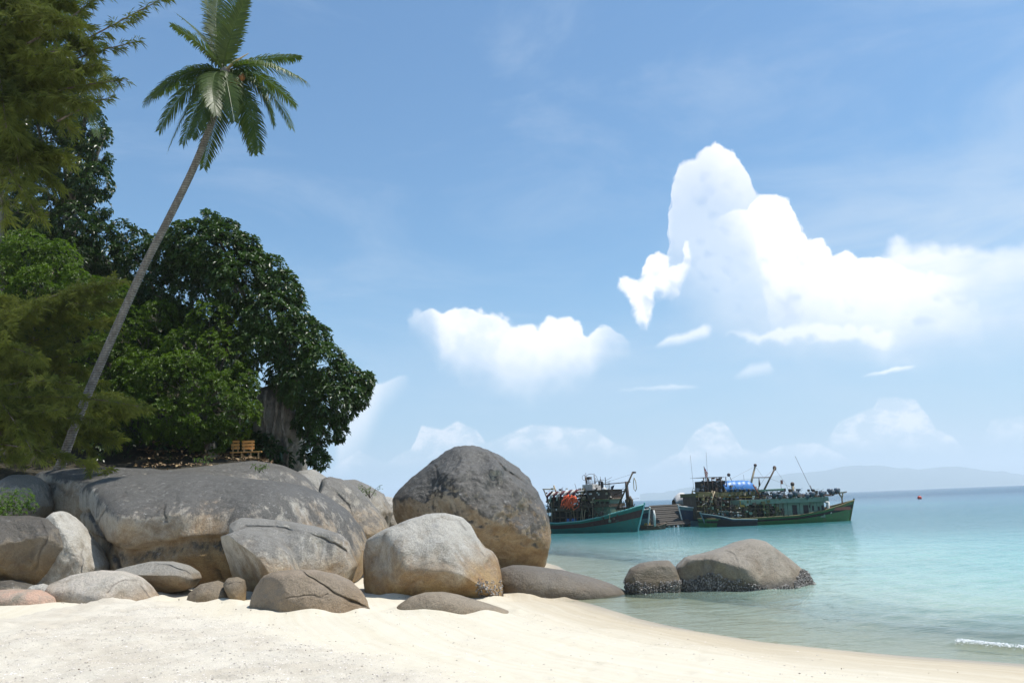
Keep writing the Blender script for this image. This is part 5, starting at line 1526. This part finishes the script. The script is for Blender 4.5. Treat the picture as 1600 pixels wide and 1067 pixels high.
# ------------------------------------------------------------------ small boat behind its bow
bs = Boat('small pale blue boat with a white gunwale peeping out behind the turquoise bow', 968, 79, 1010, 74.5)
bs.hull(1.9, [(0, .9), (.5, 1.1), (1, 1.75)], (P_lblue, P_blue, P_white, P_wood), .2, .7)
sk = Boat('low dark dinghy moored between the turquoise bow and the ramp', 1004, 74.5, 1036, 75.5)
sk.hull(1.1, [(0, .40), (.5, .30), (1, .48)], (P_wood, P_iron, P_wood, P_wood), 0, .3, keel=-.2, deck=.12)
sk.part('orange_box', P_yel, 1006, 1012, 817, 820, .5)
sk.e['category'] = 'dinghy'; sk.e.name = 'dinghy'
MB().tube([sk.p(1015, 822, .6), sk.p(1015.5, 806, .6), sk.p(1015, 797, .6)], [.09, .12, .07], 8).build('white_fender', P_white, sk.e, True)
MB().tube([sk.p(1022, 826, .9), sk.p(1014, 814, .4), sk.p(999, 794, 0)], .015, 4).build('mooring_rope', P_rope, sk.e)

# ------------------------------------------------------------------ plank ramp
YR = 78.6
TL, TR, BR, BL = at(1015, 791, 82.5), at(1062.5, 788.5, 82.5), at(1081, 819.5, YR), at(1034, 823, YR)
ramp = empty('boat_ramp', (BL + BR) / 2, 'sloping ramp of weathered planks between the fishing boats', 'ramp')
NPK = 11
for k in range(NPK):
    t0, t1 = k / NPK, (k + .74) / NPK
    a, b, c, d = TL + (BL - TL) * t0, TR + (BR - TR) * t0, TR + (BR - TR) * t1, TL + (BL - TL) * t1
    j = rng.uniform(-.09, .09, 2); j2 = rng.uniform(-.02, .02)
    a, d = a + [j[0], 0, j2], d + [j[0], 0, j2]; b, c = b + [j[1], 0, j2], c + [j[1], 0, j2]
    MB().poly([a, b, c, d], (0, -.03, .08)).build('plank', P_gwood, ramp)
for f in (.06, .5, .94):
    a, b = TL + (TR - TL) * f, BL + (BR - BL) * f
    MB().tube([a - [0, 0, .14], b - [0, 0, .14]], .09, 4).build('beam', P_wood, ramp)
for f in (.02, .35, .65, .98):
    for g in (0.03, .5):
        q = (TL + (TR - TL) * f) * (1 - g) + (BL + (BR - BL) * f) * g
        MB().tube([q - [0, 0, .12], [q[0], q[1], -1.2]], .10, 6).build('pile', P_wood, ramp, True)
MB().poly([TL - [0, -.2, .12], BL - [0, -.2, .12], np.array([BL[0], BL[1] + .2, -.3]), np.array([TL[0], TL[1] + .2, -.3])], (.08, 0, 0)).build('dark_wedge', P_dark, ramp)  # near-black sheet filling the dark wedge below the left side

# ------------------------------------------------------------------ boat behind, bow to the left, with the blue tarpaulin
b3 = Boat('dark cluttered fishing boat moored behind the green one, with a blue tarpaulin and a flag', 1232, 84, 1067, 79.5)
b3.hull(3.2, [(0, .85), (.5, .95), (.75, 1.25), (1, 1.85)], (P_lblue, P_blue, P_white, P_wood), .42, .5)
b3.part('deckhouse', P_wood, 1078, 1180, 776, 806, 2.1)
for x in range(1080, 1184, 9):
    b3.rod('post', P_olive if x % 2 else P_wood, [(x, 806, 1.3), (x, 770, 1.3)], .05, 5)
for y, mt in ((770, P_olive), (776, P_yel), (783, P_wood), (791, P_olive), (799, P_pale)):
    b3.rod('rail', mt, [(1076, y, 1.35), (1184, y + 1, 1.35)], .05, 5)
b3.part('upper_deck', P_olive, 1078, 1182, 771, 773, 2.9)
b3.part('window', P_dark, 1090, 1104, 786, 797, .05, 1.1); b3.part('window', P_dark, 1112, 1128, 786, 797, .05, 1.1); b3.part('window', P_dark, 1150, 1170, 786, 798, .05, 1.1)
b3.part('wheelhouse', P_dark, 1097, 1128, 752, 771, 1.7)
for x in (1093, 1099, 1106, 1113, 1120, 1128): b3.rod('post', P_iron, [(x + (2 if x < 1096 else 0), 771, 1.0), (x, 746, 1.0)], .05, 5)
b3.part('wheelhouse_roof', P_iron, 1092, 1131, 746.5, 745, 2.1)
clutter(b3, 'deck_gear', 1093, 1130, 746, 756, (.6, 1.1), 8, 21, .16, (P_iron, P_dark, P_lamp))
clutter(b3, 'deck_gear', 1080, 1182, 764, 774, (.2, 1.5), 26, 22, .17, (P_wood, P_olive, P_lamp, P_pale))
clutter(b3, 'deck_gear', 1080, 1160, 774, 804, (1.2, 1.7), 34, 23, .16, (P_wood, P_olive, P_iron, P_cabin))
b3.rod('flag_pole', P_iron, [(1098.5, 765, .9), (1096.5, 729, .9)], .035, 5)
fl = empty('flag', b3.p(1097, 744, .9), 'small red and white striped flag on the pole of the dark cluttered boat', 'flag')
P_fred = paint('flag_red', (.42, .04, .04), .8, .1); P_fnavy = paint('flag_navy', (.03, .035, .12), .8, .1)
for k in range(5):
    y0 = 736 + k * 1.8
    MB().poly([b3.p(1096.8, y0 - 3, .92), b3.p(1101.2 - k * .3, y0 + 3.2, .95), b3.p(1101 - k * .3, y0 + 5, .95), b3.p(1096.8, y0 - 1.2, .92)], (0, .015, 0)).build('stripe', P_fred if k % 2 == 0 else P_white, fl)
MB().poly([b3.p(1096.8, 730.5, .92), b3.p(1099, 734.5, .93), b3.p(1099, 739, .93), b3.p(1096.8, 735.5, .92)], (0, .02, 0)).build('canton', P_fnavy, fl)
# tarpaulin bundle on the upper deck
nu, nv = 26, 12; TV = []
for i in range(nu):
    for j in range(nv):
        u, v = i / (nu - 1), j / (nv - 1)
        x = 1124 + 48 * u; lat = -1.0 + 2.1 * math.sin(v * math.pi / 2) if v < 1 else 1.1
        a = v * math.pi
        top = 750.5 + 1.6 * abs(math.sin(u * 9)) * .6 + (2.5 * (1 - u) ** 4) + 3 * max(0, u - .93) / .07
        yy_ = top + (769 - top) * max(0, (abs(v - .5) * 2 - .35) / .65) ** 1.2
        q = b3.p(x, yy_, -1.15 * math.cos(a)); q[2] += .035 * math.sin(u * 40 + v * 5); TV.append(q)
gf = grid_faces(nv, nu)
o = npobj('tarpaulin', np.array(TV), gf, P_tar, None, True, origin=b3.p(1148, 769, 0)); o.modifiers.new('thick', 'SOLIDIFY').thickness = .04
tag(o, 'bright blue tarpaulin lashed over a heap on the roof of the dark boat', 'tarpaulin')
for x in (1130, 1136, 1143, 1150, 1157, 1164, 1170): b3.lamp(x, 765.5, 1.5, .14, .12)
b3.rod('mast', P_pale, [(1171.5, 771, 0), (1179, 748, 0), (1186, 727, 0)], [.11, .10, .08], 6)
MB().ball(b3.p(1186, 726.5), .16, 8).build('masthead', P_iron, b3.e, True)
b3.whip([(1086.5, 765, 0), (1085, 711, 0)], .014); b3.whip([(1109.5, 746, 0), (1110.5, 706, 0)], .014); b3.whip([(1166.5, 752, 0), (1166, 741, 0)], .014)
b3.rod('aerial', P_iron, [(1147, 751, 0), (1144, 743, 0), (1142, 741, 0)], .03, 4); MB().ball(b3.p(1143, 741.5), .17, 6, (1, .6, 1)).build('aerial_head', P_iron, b3.e)
b3.line([(1186, 728), (1150, 746), (1128, 757)]); b3.rod('stay_pole', P_pale, [(1104, 768, 1.5), (1092, 792, 1.7)], .05, 5)
b3.rod('stay_pole', P_pale, [(1099, 768, 1.5), (1104, 790, 1.6)], .04, 5)
for x, y in ((1178, 770), (1080, 768), (1088, 766)): b3.lamp(x, y, 1.2, .15, .15)
spikes(b3, 1078, 1185, 771, 14, (-1, 1.4), 16, 71, (P_iron, P_pale, P_wood, P_lamp)); spikes(b3, 1080, 1182, 804, 32, (1.3, 1.6), 16, 72, (P_wood, P_olive, P_pale)); clutter(b3, 'deck_gear', 1085, 1180, 778, 802, (1.3, 1.7), 12, 73, .14, (P_yel, P_white, P_iron, P_cabin))
# white sheeted heap on the far stern
wt = []
for i in range(18):
    for j in range(9):
        u, v = i / 17, j / 8
        x = 1053 + 25 * u; top = 788 - 18 * math.sin(math.pi * min(1, u * .95 + .06)) ** .55
        q = at(x, 789 - (789 - top) * math.sin(math.pi * v) ** .6, 84.5); q[1] += -1.1 * math.cos(math.pi * v); q += .05 * fbm(q[None] * 1.0, 2.5, 2, 4)[0]; wt.append(q)
o = npobj('sheeted_heap', np.array(wt), grid_faces(9, 18), P_grey, None, True, origin=at(1066, 789, 84.5)); o.modifiers.new('thick', 'SOLIDIFY').thickness = .05
tag(o, 'whitish sheet thrown over a rounded heap on the jetty behind the ramp', 'tarpaulin')
# jetty platform carrying the heap
jt = empty('jetty', at(1060, 800, 84.5) * [1, 1, 0], 'low timber jetty behind the ramp under the whitish heap', 'jetty')
a, b = at(1010, 791.5, 84.5), at(1082, 790, 84.5)
MB().box(((a[0] + b[0]) / 2, 84.6, a[2] - .1), (b[0] - a[0], 2.6, .18)).build('deck', P_gwood, jt)
for f in np.linspace(.02, .98, 7):
    for yy_ in (83.5, 85.7): MB().tube([[a[0] + (b[0] - a[0]) * f, yy_, a[2] - .19], [a[0] + (b[0] - a[0]) * f, yy_, -2]], .11, 6).build('pile', P_wood, jt, True)

# ------------------------------------------------------------------ green boat, bow to the right
b2 = Boat('long green fishing boat with a row of floodlights and its bow to the right', 1096, 76.0, 1326, 77.5)
b2.hull(3.0, [(0, .70), (.25, .60), (.6, .68), (.78, .98), (.9, 1.35), (1, 1.75)], (P_green, P_dark, P_olive, P_red), .16, .7)
b2.part('bow_deck', P_red, 1290, 1322, 793, 796, 1.5); b2.rod('bow_rail', P_red, [(1292, 793.5, -.9), (1322, 786, -.4)], .06, 5)
b2.part('cabin', P_cabin, 1216, 1280, 783, 808, 1.9, 0, .02)
for x0, x1, y0, y1 in ((1230.5, 1237.5, 789, 806), (1247.5, 1255, 789, 806)):
    f = b2.part('doorway', P_dark, x0, x1, y0, y1, .05, .955); 
for x in (1218, 1223.5, 1242, 1258.5, 1264, 1269, 1274): b2.part('wall_batten', P_cabin, x - .35, x + .35, 785, 807, .05, .965)
b2.part('window', P_dark, 1275.5, 1279, 789, 797, .05, .955); b2.part('window', P_dark, 1256.5, 1259, 788.5, 793, .05, .955); b2.part('window', P_dark, 1261, 1264, 790, 797, .05, .955)
b2.part('window', P_dark, 1269.5, 1272.5, 791, 797, .05, .955)
b2.part('cabin_roof', P_cabin, 1150, 1285, 781.5, 783, 2.6)
b2.part('shelter_shade', P_dark, 1162, 1215, 785, 807, 1.5)  # near-black block painted as the shade inside the open shelter
b2.part('shelter_wall', P_cabin, 1204, 1216, 785, 807, 1.7, .05)
for x in (1150, 1158, 1172, 1186, 1190, 1202): b2.rod('post', P_green if x % 4 else P_olive, [(x, 808, 1.15), (x, 782, 1.15)], .055, 5)
for y in (801, 794): b2.rod('rail', P_wood, [(1130, y + 1, 1.25), (1204, y, 1.25)], .04, 5)
b2.part('yellow_board', P_yel, 1149, 1156, 783, 792, .1, 1.2); b2.part('yellow_board', P_white, 1156, 1162, 785, 789, .1, 1.25)
b2.rod('fairing', P_white, [(1283, 783, .5), (1289, 785, .6), (1288, 793, .6), (1291, 802, .7)], [.05, .16, .16, .12], 6)
clutter(b2, 'deck_gear', 1150, 1216, 785, 808, (.6, 1.4), 20, 31, .17, (P_wood, P_iron, P_cabin, P_olive))
clutter(b2, 'deck_gear', 1110, 1150, 802, 810, (-.3, 1.1), 10, 32, .15, (P_wood, P_iron, P_lblue))
clutter(b2, 'deck_gear', 1180, 1285, 776, 782, (-.8, 1.3), 16, 33, .13, (P_wood, P_iron, P_lamp, P_olive))
for y, lat in ((776, 1.3), (778.5, -1.2), (774, 0.9)): b2.rod('lamp_rail', P_iron, [(1186, y, lat), (1290, y - 1.5, lat)], .04, 5)
for k, x in enumerate((1192, 1202, 1210, 1217, 1226, 1234, 1243, 1252, 1260, 1267, 1274)):
    b2.lamp(x, 770.5 + (k * 7 % 5) * .9, 1.3 if k % 3 else .6, .25, .2)
for k, x in enumerate((1197, 1216, 1229, 1247, 1263, 1271)): b2.lamp(x, 773 + (k % 2) * 2, -.9, .22, .2)
b2.rod('bowsprit', P_iron, [(1262, 779, 0), (1325, 768, 0)], .05, 6)
for x, y in ((1285.5, 770), (1296, 766.5), (1307, 765.5), (1299.5, 768.5)): b2.lamp(x, y, .25, .27, .08)
b2.rod('bow_post', P_pale, [(1316, 789, 0), (1316.5, 778, 0), (1312.5, 770, 0)], .07, 6); b2.rod('bow_post', P_pale, [(1316.5, 779, 0), (1319, 769, 0)], .06, 6); b2.part('bow_crosspiece', P_pale, 1308, 1322, 768.5, 770, .25)
b2.rod('mast', P_wood, [(1191, 772, .2), (1216, 730, .2)], [.09, .07], 6); MB().ball(b2.p(1216, 731), .17, 8, (1, 1, 1.3)).build('masthead', P_iron, b2.e, True)
b2.rod('crossbar', P_iron, [(1180, 746, .2), (1206, 745.5, .2)], .04, 5)
b2.rod('mast', P_red, [(1178, 757, .3), (1187, 775, .3)], .07, 6); b2.rod('awning_pole', P_green, [(1186, 766, .4), (1224, 764, .4)], .06, 6)
b2.part('awning', P_cabin, 1187, 1222, 765, 766.5, 1.6)
b2.rod('mast', P_pale, [(1241, 780, 0), (1241.5, 757, 0)], [.13, .12], 7); MB().ball(b2.p(1241.5, 756), .19, 8).build('masthead', P_iron, b2.e, True)
b2.whip([(1274, 775, 0), (1250, 712, 0)], .018); b2.whip([(1272, 775, .2), (1267.5, 758, .2)], .03)
b2.line([(1216, 731), (1232, 757), (1236, 775)]); b2.line([(1216, 731), (1200, 745), (1186, 765)]); b2.line([(1186, 728), (1196, 744)]); b2.line([(1241, 757), (1252, 772)]); b2.line([(1205, 746), (1245, 763)])
b2.line([(1328, 781, 0), (1300, 782, .5), (1284, 780, .8)])
b2.rod('pennant_pole', P_iron, [(1220.5, 775, .4), (1220.5, 750, .4)], .02, 4); b2.part('pennant', P_red, 1220.5, 1224, 750, 756, .02, .4)
for x in (1185, 1187, 1190): pass
b2.rod('fender_chain', P_iron, [(1188.5, 746, .2), (1188.5, 756, .2), (1188.2, 760, .2)], [.02, .10, .03], 5)
spikes(b2, 1186, 1290, 776, 12, (-1, 1.3), 18, 81, (P_iron, P_lamp, P_wood)); spikes(b2, 1130, 1214, 806, 24, (1.1, 1.4), 14, 82, (P_wood, P_olive, P_iron)); clutter(b2, 'deck_gear', 1150, 1290, 770, 780, (-.6, 1.4), 12, 83, .13, (P_lamp, P_iron, P_white, P_wood))
# dark tender lying along its stern
bt = Boat('low navy and pale blue hull lying along the stern of the green boat', 1180, 75.2, 1104, 75.4)
bt.hull(1.5, [(0, .50), (.5, .58), (1, 1.15)], (P_blue, P_dark, P_lblue, P_wood), .45, .6, deck=.15)
clutter(bt, 'deck_gear', 1112, 1160, 804, 810, (-.3, .5), 6, 41, .13, (P_wood, P_grey, P_lblue))

# ------------------------------------------------------------------ marker buoy
q = plane0(1437, 779.5); yb = float(q[1]); mr = paint('buoy_red', (0.55, 0.04, 0.015), .4, .1)
be = empty('mooring_buoy', (q[0], q[1], 0), 'small red ball buoy afloat alone right of the boats', 'buoy')
rb = 3.2 / F * yb
MB().ball((q[0], q[1], rb * .55), rb, 14).build('float', mr, be, True)
MB().tube([(q[0], q[1], rb * 1.5), (q[0], q[1], rb * 1.9)], rb * .12, 6).build('ring', P_iron, be)
# ------------------------------------------------------------------ grey rock face under the big tree
rock('pale grey standing rock face with dark stains, behind the bench under the tree',
     [(392, 760), (398, 690), (402, 630), (408, 606), (430, 600), (450, 612), (462, 640), (472, 690), (476, 745), (470, 775), (400, 775)],
     37.4, (1.0, 1.6), 70, planes=[((0, -1, 0), .7), ((.7, -.7, 0), .75), ((-.7, -.7, 0), .8)],
     cracks=[([(428, 610), (430, 640), (424, 690), (426, 725)], .25, 5), ([(410, 650), (415, 690), (404, 725)], .15, 3), ([(448, 640), (440, 690), (452, 735)], .2, 4)],
     rough=.09, seed=111, power=.6, name='rock_face', props=dict(lichen=.8, ochre=.0, pale=.7, tone=.8, lichoff=.05))
ROCKS['pale grey standing rock face with dark stains, behind the bench under the tree'][0]['category'] = 'rock face'
rock('small pale upright stone half in the bushes left of the bench',
     [(316, 735), (318, 700), (320, 678), (326, 672), (334, 690), (342, 715), (346, 735)], 35.0, .4, 36, rough=.08, seed=112, props=dict(lichen=.4, ochre=0, pale=1))
# roots and stems hugging it
alm = [o for o in scene.objects if o.name == 'sea_almond_tree'][0]
for pts_ in ([(434, 600), (432, 640), (426, 680), (418, 725)], [(415, 610), (412, 650), (420, 690), (432, 728)], [(445, 620), (440, 660), (450, 700), (447, 735)]):
    MB().tube([at(a, b, 36.2) for a, b in pts_], [.09, .08, .07, .06], 6).build('root', MB_grey, alm, True)

# ------------------------------------------------------------------ bench
YB = 34.6
P_bench = paint('bench_timber', (0.62, 0.33, 0.10), .6, .25, (.3, .17, .07), 6)
P_benchd = paint('bench_leg_timber', (0.40, 0.26, 0.12), .7, .4)
bo = at(385, 719, YB); bench = empty('wooden_bench', bo, 'orange brown wooden bench on the rock ledge in front of the standing rock face', 'bench')
def pz(px, py, dy=0.0): return at(px, py, YB + dy)
for x0, x1, d0 in ((361.5, 374, .0), (378.5, 397, 0)):
    for y in (689.5, 694.5, 699.5):
        a, b = pz(x0, y, .25), pz(x1, y + 1.0, .20); MB().box((a + b) / 2, (b[0] - a[0], .03, .095)).build('back_slat', P_bench, bench)
for x in (364, 372, 381, 394):
    MB().tube([pz(x, 688, .28), pz(x, 707, .18)], .03, 4).build('back_post', P_benchd, bench)
for k in range(3):
    a, b = pz(360, 706, .15 - k * .14), pz(409, 706.5, .15 - k * .14); c = (a + b) / 2; c[2] = pz(385, 706.4, 0)[2]
    MB().box(c, (b[0] - a[0], .12, .035)).build('seat_slat', P_bench, bench)
for x in (364, 378, 392, 404):
    for dy in (.16, -.14):
        a = pz(x, 706.5, dy); a[2] = pz(385, 706.6, 0)[2] - .02; b = a.copy(); b[2] = bo[2] - .12
        MB().tube([a, b], .035, 4).build('leg', P_benchd, bench)
# ------------------------------------------------------------------ sea haze
mhz, s = material('sea_haze')
vol = s.n('ShaderNodeVolumePrincipled', {'Color': (0.84, 0.93, 1.0), 'Density': HAZE, 'Anisotropy': 0.2})
s.out(None, Volume=vol.outputs[0])
hb = MB().box((0, 0, 176), (2 * FAR + 200, 2 * FAR + 200, 364)).build('haze', mhz)
tag(hb, 'thin bright sea haze over the whole bay', kind='stuff')
